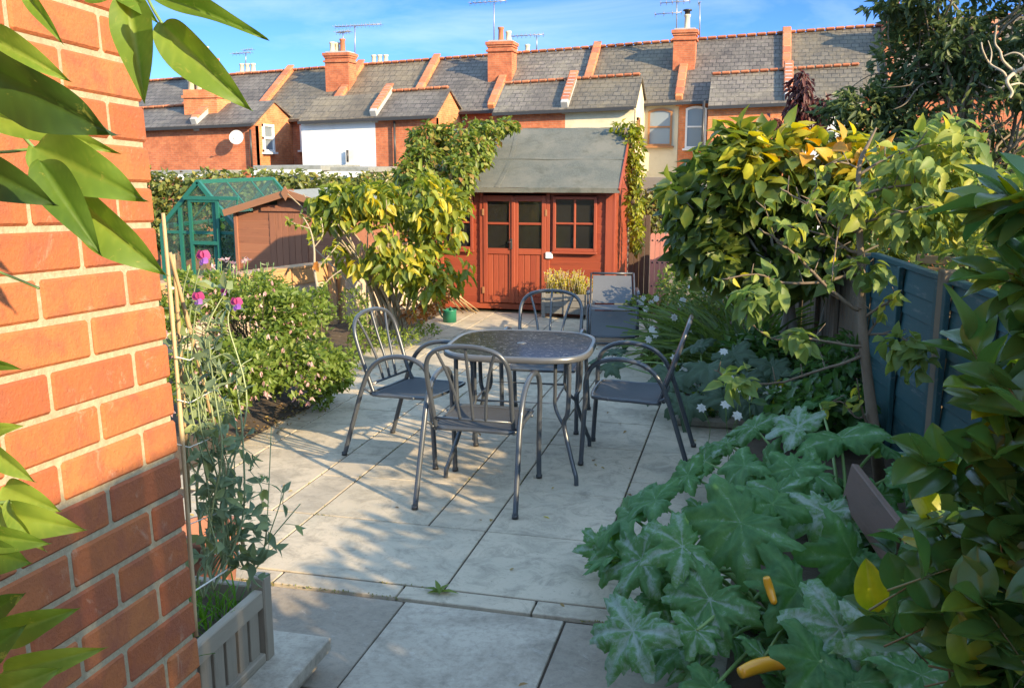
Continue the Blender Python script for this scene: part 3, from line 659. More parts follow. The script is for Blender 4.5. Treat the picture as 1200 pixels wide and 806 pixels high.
aerial(416, 72, 31, 38.5, [(-.9, 1.2, 0, 13), (-.7, -.2, -.25, 4)], 'wide yagi aerial right of the twin pot chimney')
aerial(402, 60, 38, 38.2, [(-.3, .3, 0, 4)], 'short aerial on the twin pot chimney')
aerial(793, 36, 0, 38, [(-.6, .5, -.1, 6), (-.8, .2, -.5, 4)], 'aerial with two arms on the cowled chimney')
aerial(820, 45, 4, 38, [(-.05, .05, 0, 1)], 'bare thin pole right of the cowled chimney')
aerial(288, 78, 63, 43, [(-.7, .3, 0, 6), (-.1, .4, .15, 3)], 'small aerial above the row of three cream pots')
def dish(px, py, Y, r, label):
    c = AY(px, py, Y); T = thing('satellite_dish', c+V((0, .35, 0)), label, 'satellite dish', 'satellite dishes on the house walls')
    mb = MB(); n = 18; v = [(0, .03, 0)]; f = []
    ax = unit((.25, -1, .25)); X = unit(np.cross(ax, (0, 0, 1))); Z = np.cross(X, ax); vv = [c-ax*.06]; fs = []
    for k, rr in enumerate((.5, 1.)):
        for j in range(n): a = 2*math.pi*j/n; vv.append(c+X*r*rr*math.cos(a)+Z*r*rr*math.sin(a)-ax*.06*(1-rr*rr))
    fs = [(0, 1+j, 1+(j+1) % n) for j in range(n)]+[(1+j, 1+n+j, 1+n+(j+1) % n, 1+(j+1) % n) for j in range(n)]
    mb.add(vv, fs, 0, .5, True); mb.build('reflector', M['dish'], T)
    a = MB(); a.tube([c-ax*.05-Z*r*.8, c+ax*.35-Z*r*.5], .012, 5); a.tube([c-ax*.05, c+V((0, .38, 0))], .02, 6); a.box(c+ax*.36-Z*r*.5, (.05, .05, .05)); a.build('arm', M['metal_a'], T)
dish(277, 161, 32.55, .27, 'pale satellite dish on the brick wing left of the downpipe'); dish(857, 161, 34.4, .2, 'grey satellite dish on the orange brick wing behind the big shrub')
# ============================================================ summerhouse
def summerhouse():
    P0 = G(716, 366); a = R_(2.5); e = V((math.cos(a), math.sin(a), 0)); n = V((math.sin(a), -math.cos(a), 0)); zz = V((0, 0, 1)); bk = -n
    Mx = np.stack([e, bk, zz], 1); H0 = P0
    def S(px, py):
        q = PL(px, py, P0, n)-P0; return q@e, q[2]
    def W(s, d, z): return P0+e*s+bk*d+zz*z
    T = thing('summerhouse', P0, 'small red-brown wooden summerhouse with grey felt roof and double doors', 'summerhouse')
    def bx(mb, s0, s1, d0, d1, z0, z1, m=0, r=None, b=.004): mb.box(W((s0+s1)/2, (d0+d1)/2, (z0+z1)/2), (abs(s1-s0), abs(d1-d0), abs(z1-z0)), Mx, m, rng.random() if r is None else r, b)
    sL = -2.12; D = 2.3; ze_ = S(716, 222)[1]+.02; 
    dl = S(567, 300)[0]; dm = S(602.5, 300)[0]; dr = S(640, 300)[0]
    wl0, wl1 = S(648, 300)[0], S(699, 300)[0]; wz0, wz1 = S(648, 294)[1], S(648, 230)[1]
    vl0 = S(538, 300)[0]; vl1 = S(555.5, 300)[0]
    lw0, lw1 = vl0-.36, vl1
    bz0 = .07
    # cladding boards, front: skip doors and windows
    cb = MB(); h = .087; z = bz0
    while z < ze_-.02:
        z1 = min(z+h, ze_)
        segs = []
        zc = (z+z1)/2
        if wz0-.02 < zc < wz1+.02: segs += [(wl1, 0.0), (dr, wl0), (vl1, dl), (sL, lw0)]
        else: segs += [(dr, 0.0), (sL, dl)]
        for s0, s1 in segs:
            if s1-s0 > .02: 
                c = W((s0+s1)/2, .012, zc); tl = np.array(Matrix.Rotation(R_(5), 3, 'X')); cb.box(c, (s1-s0, .016, z1-z+.004), Mx@tl, 0, rng.random(), .002)
        # right side wall and left
        for ss, sg in ((0.0, 1), (sL, -1)):
            tl = np.array(Matrix.Rotation(R_(5)*sg*-1, 3, 'Y')); cb.box(W(ss-.012*sg, D/2, zc), (.016, D, z1-z+.004), Mx@tl, 0, rng.random(), .002)
        z += h
    wlo = cb.build('cladding', M['redw'], T)
    ib = MB(); bx(ib, sL+.03, -.03, D-.05, D, bz0, ze_); bx(ib, sL+.03, -.03, .03, D, bz0-.02, bz0+.02)
    for ss in (sL+.01, -.03): bx(ib, ss, ss+.02, .04, D, bz0, ze_)
    # gables
    ridge_d = 1.2; zr_ = AY(665, 152, W(-1, ridge_d, 0)[1])[2]
    for ss in (sL, -.02): ib.prism([W(ss, 0, ze_), W(ss, D, ze_), W(ss, ridge_d, zr_-.03)], e*.02)
    ib.build('lining', M['redv'], T)
    # corner posts, head rail, base
    tr = MB(); bx(tr, -.085, .012, -.028, .0, 0.03, ze_); bx(tr, .0, .03, -.03, .09, .03, ze_); bx(tr, sL-.03, sL+.06, -.028, .0, .03, ze_); bx(tr, sL, .0, -.03, -.004, ze_-.07, ze_+.0, b=.002); bx(tr, sL-.01, .01, -.012, .06, .0, bz0)
    for s0 in (dl-.045, dr): bx(tr, s0, s0+.045, -.026, .0, bz0, ze_-.07)
    for s0 in (sL+.5, -.27): bx(tr, s0, s0+.03, -.03, -.012, bz0, wz0) if False else None
    tr.build('corner_trim', M['redv'], T)
    # doors
    zt = S(600, 232)[1]+.03; zg0 = S(600, 291)[1]; zb = bz0+.01
    for k, (s0, s1) in enumerate(((dl, dm-.004), (dm+.004, dr))):
        d = MB(); st = .052
        bx(d, s0+.002, s0+st, -.036, .0, zb, zt); bx(d, s1-st, s1-.002, -.036, .0, zb, zt); bx(d, s0+st, s1-st, -.034, .0, zt-.07, zt); bx(d, s0+st, s1-st, -.034, .0, zg0-.07, zg0); bx(d, s0+st, s1-st, -.034, .0, zb, zb+.08)
        zm = S(600, 262)[1]; bx(d, s0+st, s1-st, -.030, -.004, zm-.014, zm+.014)
        if k == 0: bx(d, s1-.02, s1+.02, -.052, -.036, zb, zt-.01)
        nb = 4
        for q in range(nb):
            w_ = (s1-s0-2*st)/nb; bx(d, s0+st+q*w_+.002, s0+st+(q+1)*w_-.002, -.02, -.005, zb+.08, zg0-.07)
        o = d.build('door', M['redv'], T)
        g = MB(); g.box(W((s0+s1)/2, -.012, (zg0+zt-.07)/2), (s1-s0-2*st, .005, zt-.07-zg0), Mx); g.build('door_pane', M['shedpane'], o)
        hg = MB()
        for hz in (zb+.15, zt-.2): bx(hg, (s0 if k == 0 else s1)-.014, (s0 if k == 0 else s1)+.014, -.042, -.034, hz-.04, hz+.04)
        hg.build('hinge', M['brownp'], o)
        if k == 0:
            hd = MB(); hz = S(599, 285)[1]; bx(hd, s1-.035, s1-.008, -.056, -.048, hz-.07, hz+.06); hd.tube([W(s1-.022, -.055, hz+.02), W(s1-.022, -.085, hz+.02), W(s1-.06, -.085, hz+.015)], .006, 8); hd.build('handle', M['gutter'], o)
    # windows
    for (s0, s1) in ((wl0, wl1), (lw0, lw1)):
        f = MB(); t = .035
        bx(f, s0, s0+t, -.045, .03, wz0, wz1); bx(f, s1-t, s1, -.045, .03, wz0, wz1); bx(f, s0+t, s1-t, -.043, .03, wz1-t, wz1); bx(f, s0+t, s1-t, -.043, .03, wz0, wz0+t)
        mz = S(670, 262)[1]; ms = (s0+s1)/2; bx(f, ms-.012, ms+.012, -.036, .0, wz0+t, wz1-t); bx(f, s0+t, s1-t, -.034, .0, mz-.012, mz+.012); bx(f, s0-.01, s1+.01, -.06, -.01, wz0-.03, wz0)
        o = f.build('window', M['redv'], T); g = MB(); g.box(W(ms, -.008, (wz0+wz1)/2), (s1-s0-2*t, .005, wz1-wz0-2*t), Mx); g.build('pane', M['shedpane'], o)
    # roof
    rf = MB(); oh = .2; nx, ny = 26, 14; sa, sb_ = -2.31, .09
    zf = AY(600, 222, W(-1, -oh, 0)[1])[2]
    def felt(side):
        v = []
        for j in range(ny+1):
            for i in range(nx+1):
                t = j/ny; s = sa+(sb_-sa)*i/nx
                d = -oh+(ridge_d+oh)*t if side == 0 else D+.15-(D+.15-ridge_d)*t
                zz_ = zf+(zr_-zf)*t+.008*noise.noise(Vector((s*3, t*5, side)))-.012*math.sin(math.pi*t)*(1+.4*math.sin(s*5))
                if abs(t-.45) < .03: zz_ += .006
                v.append(W(s, d, zz_+.02))
        f = [(j*(nx+1)+i, j*(nx+1)+i+1, (j+1)*(nx+1)+i+1, (j+1)*(nx+1)+i) for j in range(ny) for i in range(nx)]
        rf.add(v, f, 0, .5, True)
    felt(0); felt(1)
    for s_ in (-1.35,):
        for j in range(12):
            ta, tb = j/12, (j+1)/12; q = [W(s_+.03*math.sin(t*4), -oh+(ridge_d+oh)*t, zf+(zr_-zf)*t+.022-.012*math.sin(math.pi*t)+.008*noise.noise(Vector((s_*3, t*5, 0)))) for t in (ta, tb)]; rf.beam(q[0], q[1], .05, .010, 0, .5, (0, -.5, 1))
    for j in range(20):
        q = [W(sa+(sb_-sa)*t, -oh+(ridge_d+oh)*.47, zf+(zr_-zf)*.47+.014+.008*noise.noise(Vector(((sa+(sb_-sa)*t)*3, 2.35, 0)))) for t in (j/20, (j+1)/20)]; rf.beam(q[0], q[1], .05, .010, 0, .5, (0, -.5, 1))
    # felt turned down over the eaves
    for i in range(12):
        s0 = sa+(sb_-sa)*i/12; s1 = sa+(sb_-sa)*(i+1)/12; rf.box(W((s0+s1)/2, -oh-.002, zf-.005-.006*rng.random()), (s1-s0, .008, .055), Mx, 0, .4)
    ro = rf.build('roof', M['felt_g'], T)
    bd = MB(); 
    for (da, za, db, zb_) in ((-oh, zf, ridge_d, zr_), (D+.15, zf, ridge_d, zr_)):
        bd.beam(W(sb_-.004, da, za-.02), W(sb_-.004, db, zb_-.02), .02, .085, bev=.003); bd.beam(W(sa+.004, da, za-.02), W(sa+.004, db, zb_-.02), .02, .085, bev=.003)
        bd.beam(W((sa+sb_)/2-(1.17 if 0 else 0), 0, 0)+0*e+W(0, da, za)-W(0, 0, 0)*0-P0+V((0, 0, 0)), W((sa+sb_)/2, 0, 0)+W(0, db, zb_)-P0, sb_-sa-.03, .014) if False else None
    # roof deck under felt
    for s0 in (0, 1):
        v = [W(sa+.01, -oh+.01, zf), W(sb_-.01, -oh+.01, zf), W(sb_-.01, ridge_d, zr_), W(sa+.01, ridge_d, zr_)] if s0 == 0 else [W(sa+.01, D+.14, zf), W(sb_-.01, D+.14, zf), W(sb_-.01, ridge_d, zr_), W(sa+.01, ridge_d, zr_)]
        bd.prism(v, (0, 0, -.016))
    bd.build('barge_board', M['redv'], ro)
    # white box on the wall by the window
    q = S(644, 299); wb = MB(); wb.box(W(q[0], -.03, q[1]), (.085, .05, .075), Mx, b=.006); o = wb.build('junction_box', M['whitep'], T)
    # bits stored behind the window (seen through it)
    st = MB(); c = W(wl0+.2, .35, wz0+.05); st.lathe([(0, 0), (.04, 0), (.045, .04), (.03, .08), (0, .09)], c, 12)
    tag(st.build('mug', M['whitep']), 'white mug on the shelf behind the summerhouse window', 'mug')
    return W, S
M['felt_g'] = None
def feltm():
    t = NT('green_grey_felt'); v = t.coord(); f = t.noise(v, 90, 4, .8); b = t.noise(v, 1.6, 7, .7, .4)
    c = t.ramp(f, [(.3, (.055, .062, .055)), (.5, (.09, .10, .09)), (.7, (.15, .16, .145))]); c = t.mix(t.ramp(b, [(.42, (0, 0, 0)), (.62, (.8, .8, .8))]), c, (.155, .15, .125)); c = t.mix(t.ramp(t.noise(v, 4, 7, .75, .6), [(.52, (0, 0, 0)), (.68, (.6, .6, .6))]), c, (.055, .06, .045))
    t.l(c, t.p.inputs['Base Color']); t.p.inputs['Roughness'].default_value = .95; t.bump(f, .4, .004); return t.m
M['felt_g'] = feltm()
SW, SS = summerhouse()
# ============================================================ patio furniture (built at the origin, then placed)
def chair_parts(T):
    r = .0145
    # side frame: rear foot - arm - front foot in one bent tube
    for sx in (-1, 1):
        x = sx*.26
        p = spl([(x*1.04, -.37, .0), (x*1.02, -.30, .22), (x, -.235, .42), (x, -.175, .55), (x, -.09, .625), (x, .03, .655), (x, .14, .645), (x, .215, .60), (x, .247, .52), (x*.99, .25, .40), (x*.97, .262, .2), (x*.97, .272, .0)], 5)
        o = MB().tube(p, r, 10).build('side_frame', M['chair'], T)
        ft = MB(); ft.lathe([(0, 0), (.018, 0), (.018, .02), (.0, .02)], (x*1.04, -.37, 0), 10); ft.lathe([(0, 0), (.018, 0), (.018, .02), (.0, .02)], (x*.97, .272, 0), 10); ft.build('foot_cap', M['gutter'], o)
    b = MB(); w_ = .215
    b.tube(spl([(-w_, -.17, .385), (-w_, -.215, .50), (-w_*1.03, -.27, .66), (-w_*1.0, -.305, .77), (-w_*.80, -.325, .835), (-w_*.42, -.335, .865), (0, -.338, .872), (w_*.42, -.335, .865), (w_*.80, -.325, .835), (w_, -.305, .77), (w_*1.03, -.27, .66), (w_, -.215, .50), (w_, -.17, .385)], 6), .0125, 10)
    b.tube([(-w_, -.203, .455), (w_, -.203, .455)], .008, 8)
    bf = b.build('back_frame', M['chair'], T)
    for (xb, xt) in ((-.07, -.155), (0, 0), (.07, .155)):
        zt = .845 if xt else .868
        s = MB(); s.tube(spl([(xb, -.203, .457), (xb+(xt-xb)*.15, -.235, .58), (xb+(xt-xb)*.5, -.285, .72), (xt, -.331, zt)], 5), .0085, 8); s.build('back_bar', M['chair'], bf)
    f = MB(); f.tube(spl([(-.225, -.19, .40), (-.225, .0, .402), (-.225, .17, .41), (-.2, .215, .412), (0, .23, .412), (.2, .215, .412), (.225, .17, .41), (.225, .0, .402), (.225, -.19, .40), (0, -.20, .40)], 5, True), .011, 8)
    for sx in (-1, 1):
        f.tube([(sx*.225, .12, .408), (sx*.25, .12, .408)], .008, 6); f.tube([(sx*.225, -.17, .40), (sx*.262, -.22, .44)], .008, 6)
    f.build('seat_frame', M['chair'], T)
    s = MB(); nx, ny = 12, 12; v = []
    for j in range(ny+1):
        for i in range(nx+1):
            u = i/nx*2-1; t = j/ny; y = -.185+.4*t; ww = .222*(1-(max(t-.85, 0)/.15)**2*.12); v.append((u*ww, y, .404+.008*t-.022*(1-u*u)*math.sin(math.pi*min(t*1.1, 1))))
    k = len(v); v += [(a, b_, c-.004) for a, b_, c in v]
    q = [(j*(nx+1)+i, j*(nx+1)+i+1, (j+1)*(nx+1)+i+1, (j+1)*(nx+1)+i) for j in range(ny) for i in range(nx)]
    s.add(v, q+[tuple(a+k for a in f_)[::-1] for f_ in q], 0, .5, True); s.build('seat', M['sling'], T)
CH = [((-1.37, 4.78), 0., 'dark metal chair nearest the camera, its fan back turned towards us'),
      ((-1.96, 5.36), R_(-90-12), 'dark metal chair on the left of the table, sunlit shadows streaming from it'),
      ((-.66, 5.60), R_(90+1), 'dark metal chair on the right of the table, seen from the side'),
      ((-1.34, 6.22), R_(180+4), 'dark metal chair at the far side of the table facing us')]
def copy_tree(o, parent=None):
    c = o.copy(); sc.collection.objects.link(c); c.parent = parent
    for k in [k for k in o.children]: copy_tree(k, c)
    return c
ch0 = thing('garden_chair', (0, 0, 0), CH[0][2], 'chair', 'metal chairs round the patio table'); chair_parts(ch0)
allch = [ch0]+[copy_tree(ch0) for _ in range(3)]
for o, ((x, y), rz, lab) in zip(allch, CH):
    o.location = (x, y, 0.002); o.rotation_euler = (0, 0, rz); o['label'] = lab
# table
def table():
    T = thing('patio_table', (0, 0, 0), 'round-cornered table with mottled black glass top and grey metal rim', 'table')
    def sq(s, n=64, p=3.6):
        out = []
        for k in range(n):
            a = 2*math.pi*k/n; c, d = math.cos(a), math.sin(a); q = (abs(c)**p+abs(d)**p)**(-1/p); out.append((s*q*c, s*q*d))
        return out
    g = MB(); g.prism([(x, y, .722) for x, y in sq(.425)], (0, 0, .006)); g.build('tabletop', M['tabletop'], T)
    r = MB(); o1 = sq(.445); i1 = sq(.405); n = 64
    prof = [(.418, .728), (.422, .732), (.439, .732), (.445, .726), (.445, .702), (.438, .697), (.418, .700)]
    v = []
    for (s, z) in prof: v += [(x, y, z) for x, y in sq(s)]
    k = len(prof); r.add(v, [(i*n+j, i*n+(j+1) % n, ((i+1) % k)*n+(j+1) % n, ((i+1) % k)*n+j) for i in range(k) for j in range(n)], 0, .8, True); r.build('rim', M['tablerim'], T)
    c = MB(); c.lathe([(.0, .731), (.028, .731), (.03, .727), (.022, .726)], (0, 0, 0), 20); c.build('parasol_hole_cap', M['tablerim'], T)
    for a in (45, 135, 225, 315):
        ca, sa = math.cos(R_(a)), math.sin(R_(a)); L = MB()
        def q(rd, z, off=0.): return (rd*ca-off*sa, rd*sa+off*ca, z)
        L.tube(spl([q(.47, .70), q(.47, .55), q(.46, .40), q(.43, .34), q(.45, .26), q(.52, .10), q(.545, .05), q(.55, .0)], 5), .0135, 8)
        L.tube(spl([q(.34, .70), q(.34, .50), q(.34, .42), q(.38, .36), q(.44, .31)], 5), .0105, 8); L.build('leg', M['chair'], T)
    b = MB()
    for a in (45, 135):
        ca, sa = math.cos(R_(a)), math.sin(R_(a)); b.tube([(-.46*ca, -.46*sa, .705), (.46*ca, .46*sa, .705)], .011, 8)
    pts = [(.43*math.cos(R_(a)), .43*math.sin(R_(a)), .345) for a in (45, 135, 225, 315)]
    b.tube([(.34*math.cos(R_(a))*1., .34*math.sin(R_(a)), .43) for a in (45, 135, 225, 315)], .008, 8, closed=True); b.build('cross_brace', M['chair'], T)
    T.location = (-1.29, 5.33, .0); T.scale = (.97, .97, 1); T.rotation_euler = (0, 0, R_(4))
M['tablerim'] = col('grey_metal_rim', [(.09, .093, .097), (.13, .133, .138)], .35, .4, nscale=80, bump=.1)
table()
# sun lounger: sling chair with raised back and dropped leg rest, facing the camera
def lounger():
    A = G(742, 407); B = G(694, 404); mid = (A+B)/2; ex = unit(A-B); fw = V((math.sin(R_(-9)), math.cos(R_(-9)), 0)); ex = V((fw[1], -fw[0], 0))
    T = thing('sun_lounger', mid, 'grey sling sun lounger with raised back standing before the summerhouse', 'sun lounger')
    hw = .215
    def W(s, d, z): return mid+ex*s+fw*d+V((0, 0, z))
    def sling(name, a, b, w0):
        s = MB(); nx, ny = 8, 10; v = []
        for j in range(ny+1):
            for i in range(nx+1):
                u = i/nx*2-1; t = j/ny; d = a[0]+(b[0]-a[0])*t; z = a[1]+(b[1]-a[1])*t; sg = .02*(1-u*u)*math.sin(math.pi*t); v.append(W(u*w0, d+sg, z-sg*.5))
        s.add(v, [(j*(nx+1)+i, j*(nx+1)+i+1, (j+1)*(nx+1)+i+1, (j+1)*(nx+1)+i) for j in range(ny) for i in range(nx)], 0, .5, True); return s.build(name, M['sling2'], T)
    sling('leg_rest', (.0, .10), (.07, .335), hw); sling('seat', (.08, .345), (.52, .33), hw); sling('backrest', (.56, .34), (1.02, .57), hw-.01)
    f = MB()
    for sx in (-1, 1):
        x = sx*(hw+.012); f.tube([W(x, .0, .09), W(x, .07, .34), W(x, .54, .335), W(x, 1.04, .59)], .011, 8); f.tube([W(x*1.1, .02, 0), W(x*1.1, .45, .47), W(x*1.1, .62, .47)], .011, 8); f.tube([W(x*1.1, .85, 0), W(x*1.1, .3, .40)], .011, 8)
        f.tube([W(x*1.1, .18, .485), W(x*1.1, .66, .485)], .017, 8, flat=.5)
    f.tube([W(-hw, .0, .09), W(hw, .0, .09)], .011, 8); f.tube([W(-hw, 1.04, .59), W(hw, 1.04, .59)], .012, 8); f.tube([W(-hw*1.1, .03, .02), W(hw*1.1, .03, .02)], .01, 8); f.build('frame', M['chair'], T)
lounger()
# wooden trough with yellow shrub
def trough():
    a = G(634, 372); b = G(692, 374); T = thing('wooden_trough', (a+b)/2, 'long silvered wooden trough under the summerhouse window', 'planter'); L = (b-a)[0]
    Y = a[1]; mb = MB()
    for k in range(3):
        for (y0, w_) in ((Y, L), (Y+.32, L)): mb.box(((a[0]+b[0])/2, y0, .05+.038+k*.078), (w_, .02, .074), None, 0, rng.random(), .004)
        for x in (a[0]+.01, b[0]-.01): mb.box((x, Y+.16, .05+.038+k*.078), (.02, .30, .073), None, 0, rng.random(), .004)
    mb.build('side_boards', M['greyx'], T); c = MB()
    for x in (a[0]+.03, (a[0]+b[0])/2, b[0]-.03): c.box((x, Y-.016, .15), (.04, .012, .30), None, 0, .8, .003)
    c.build('batten', M['greyx'], T); s = MB(); s.box(((a[0]+b[0])/2, Y+.16, .24), (L-.03, .3, .02)); s.build('soil', M['soil'], T)
    P = thing('golden_shrub', (a+b)/2+V((0, .16, .25)), 'low golden-yellow shrub growing in the wooden trough', 'shrub')
    cx = (a[0]+b[0])/2; lf = MB(); stm = MB()
    for i in range(210):
        x = rng.uniform(a[0]+.03, b[0]-.03); y = Y+rng.uniform(.04, .28); h = rng.uniform(.14, .30)*(1 if x < cx+.12 else .75); p0 = V((x, y, .25)); p1 = p0+V((rng.normal()*.04, rng.normal()*.04, h)); stm.tube([p0, p1], .0025, 4)
        k = 14; t = rng.random(k)**.7; pp = p0+(p1-p0)*t[:, None]; put_leaves(lf, T_S, pp, rng.normal(size=(k, 3))*.7+[0, 0, .8], rng.normal(size=(k, 3))+[0, -.3, 1], rng.uniform(.02, .035, k), .011, np.clip(t*.7+rng.random(k)*.4-(.35 if x > cx+.1 else 0), 0, 1))
    M['gold'] = leafm('golden_leaves', [(0, (.22, .24, .03)), (.4, (.50, .46, .03)), (1, (.68, .60, .05))], .4)
    lf.build('foliage', M['gold'], P); stm.build('stems', M['barkp'], P)
trough()
# ============================================================ left neighbour garden: greenhouse, brown shed, low wall
def greenhouse():
    Yf = 14.5
    def A(px, py, Y=Yf): return AY(px, py, Y)
    zlo = -.9; L0 = A(158, 260); apex = A(232, 213); eR = A(276, 267); 
    hw = eR[0]-apex[0]; cx = apex[0]; zE = eR[2]; zR = apex[2]; x0 = cx-hw*1.15; x1 = cx+hw; D = 2.6
    T = thing('greenhouse', (cx, Yf, zlo), 'green framed glass greenhouse beyond the low wall on the left', 'greenhouse'); f = MB(); t = .06
    # the ridge runs back from the gable facing us
    for Y in (Yf, Yf+D):
        for x in (x0, x1, (x0+x1)/2-.33, (x0+x1)/2+.33): 
            zt = zE+(zR-zE)*(1-abs(x-cx)/hw) if abs(x-cx) < hw else zE
            f.beam((x, Y, zlo), (x, Y, zt), t, t)
        f.beam((x0, Y, zE), (cx, Y, zR), t*1.2, t*1.2); f.beam((x1, Y, zE), (cx, Y, zR), t*1.2, t*1.2); f.beam((x0, Y, zlo+.03), (x1, Y, zlo+.03), t, t)
        f.beam((x0, Y, .55), (x1, Y, .55), t*.8, t*.8)
    for x, z in ((x0, zE), (x1, zE), (cx, zR), (x0, zlo+.03), (x1, zlo+.03)): f.beam((x, Yf, z), (x, Yf+D, z), t*1.1, t*1.1)
    for k in range(1, 3):
        y = Yf+D*k/3
        for sx, xe in ((-1, x0), (1, x1)): f.beam((xe, y, zlo), (xe, y, zE), t*.5, t*.5); f.beam((xe, y, zE), (cx, y, zR), t*.5, t*.5)
    f.build('frame', M['greenp'], T)
    g = MB(); th = .004
    for Y in (Yf-.0, Yf+D): g.prism([(x0, Y, zlo), (x1, Y, zlo), (x1, Y, zE), (cx, Y, zR), (x0, Y, zE)], (0, th, 0))
    for xe in (x0, x1):
        g.prism([(xe, Yf+.01, zlo), (xe, Yf+D-.01, zlo), (xe, Yf+D-.01, zE), (xe, Yf+.01, zE)], (th, 0, 0)); g.prism([(xe, Yf+.01, zE+.004), (xe, Yf+D-.01, zE+.004), (cx, Yf+D-.01, zR+.004), (cx, Yf+.01, zR+.004)], (0, 0, th))
    g.build('glazing', M['glass'], T)
    d = MB(); a = A(222, 234, Yf-.06); b = A(254, 234, Yf-.06)
    for x in (a[0], b[0]): d.beam((x, Yf-.06, zlo+.05), (x, Yf-.06, a[2]), .055, .04)
    for z in (zlo+.07, a[2]-.01, A(230, 284)[2]): d.box(((a[0]+b[0])/2, Yf-.062, z), (b[0]-a[0]+.05, .04, .06))
    c = A(280, 235, Yf-.06); d.beam((a[0]-.1, Yf-.075, a[2]+.03), (c[0], Yf-.075, a[2]+.03), .05, .06); d.beam((c[0]-.03, Yf-.07, a[2]), (c[0]-.03, Yf-.07, zE), .02, .02); d.build('sliding_door', M['greenp'], T)
    # tomato plants behind the glass
    P = thing('greenhouse_plant', (cx, Yf+1.2, zlo), 'leafy green plants standing inside the greenhouse', 'plant'); lf = MB()
    crown(lf, [(V((cx+dx, Yf+1.3+dy, zz)), .45, .5, .7) for dx, dy, zz in ((-.4, 0, .0), (.4, .4, .2), (.1, -.4, -.1))], 1500, .11, .07, T_S); lf.build('foliage', M['leaf_mid'], P)
M['leaf_mid'] = leafm('mid_green_leaves', [(0, (.035, .075, .015)), (.6, (.075, .14, .025)), (1, (.14, .21, .04))], .35)
greenhouse()
def brown_shed():
    Yf = 14.2; zlo = -.9
    def A(px, py): return AY(px, py, Yf)
    l = A(277, 250); ap = A(341, 226); r_ = A(405, 250); eL = A(267, 248); xl, xr, cx = l[0], 2*ap[0]-l[0], ap[0]; zE = l[2]+.05; zR = ap[2]; D = 2.2; sl = (zR-zE)/(cx-xl)
    T = thing('garden_shed', (cx, Yf, zlo), 'brown timber shed with a shallow gable and diamond finial', 'shed')
    b = MB(); z = zlo; h = .13
    while z < zR-.05:
        z1 = z+h; hwid = (cx-xl) if z1 < zE else max((zR-z1)/sl, 0.05)
        dl, dr = A(318, 300)[0], A(362, 300)[0]
        tl = np.array(Matrix.Rotation(R_(4), 3, 'X'))
        for s0, s1 in (((cx-hwid, dl), (dr, cx+hwid)) if z1 < A(320, 250)[2] else ((cx-hwid, cx+hwid),)):
            if s1 > s0: b.box(((s0+s1)/2, Yf, z+h/2), (s1-s0, .018, h+.006), tl, 0, rng.random(), .002)
        if z1 < zE:
            for xx in (xl, xr): b.box((xx, Yf+D/2, z+h/2), (.018, D, h+.004), None, 0, rng.random(), .002)
        z += h
    b.box((cx, Yf+D, (zlo+zE)/2), (xr-xl, .02, zE-zlo)); b.build('cladding', M['brw'], T)
    d = MB(); n = 6; w_ = (dr-dl)/n; zt = A(330, 249)[2]
    for k in range(n): d.box((dl+w_*(k+.5), Yf-.01, (zlo+zt)/2), (w_-.004, .022, zt-zlo-.02), None, 0, rng.random(), .003)
    o = d.build('door', M['brv'], T); q = MB(); q.box(((dl+dr)/2-.05, Yf-.03, zt+.05), (dr-dl+.15, .03, .06)); 
    for x in (xl-.01, xr+.01): q.box((x, Yf-.015, (zlo+zE)/2), (.06, .04, zE-zlo), None, 0, .9, .004)
    q.build('trim', M['brv'], T)
    rf = MB(); oh = .16
    for sg in (-1, 1):
        v = [(cx, Yf-oh, zR+.03), (cx+sg*(cx-xl+.13), Yf-oh, zR+.03-sl*(cx-xl+.13)), (cx+sg*(cx-xl+.13), Yf+D+.1, zR+.03-sl*(cx-xl+.13)), (cx, Yf+D+.1, zR+.03)]; rf.prism(v, (0, 0, .015))
    ro = rf.build('roof', M['felt_l'], T); bg_ = MB()
    for sg in (-1, 1): bg_.beam((cx, Yf-oh-.012, zR-.0), (cx+sg*(cx-xl+.14), Yf-oh-.012, zR-sl*(cx-xl+.14)), .022, .11, bev=.003)
    bg_.build('barge_board', M['brw2'], ro); fn = MB(); s = .075; fn.prism([(cx, Yf-oh-.03, zR+s*1.5), (cx+s, Yf-oh-.03, zR), (cx, Yf-oh-.03, zR-s*1.6), (cx-s, Yf-oh-.03, zR)], (0, -.02, 0)); fn.build('finial', M['brw2'], ro)
M['brw2'] = woodm('brown_barge', [(.22, .10, .05), (.32, .15, .075)], (.15, .07, .04), 0, .7)
brown_shed()
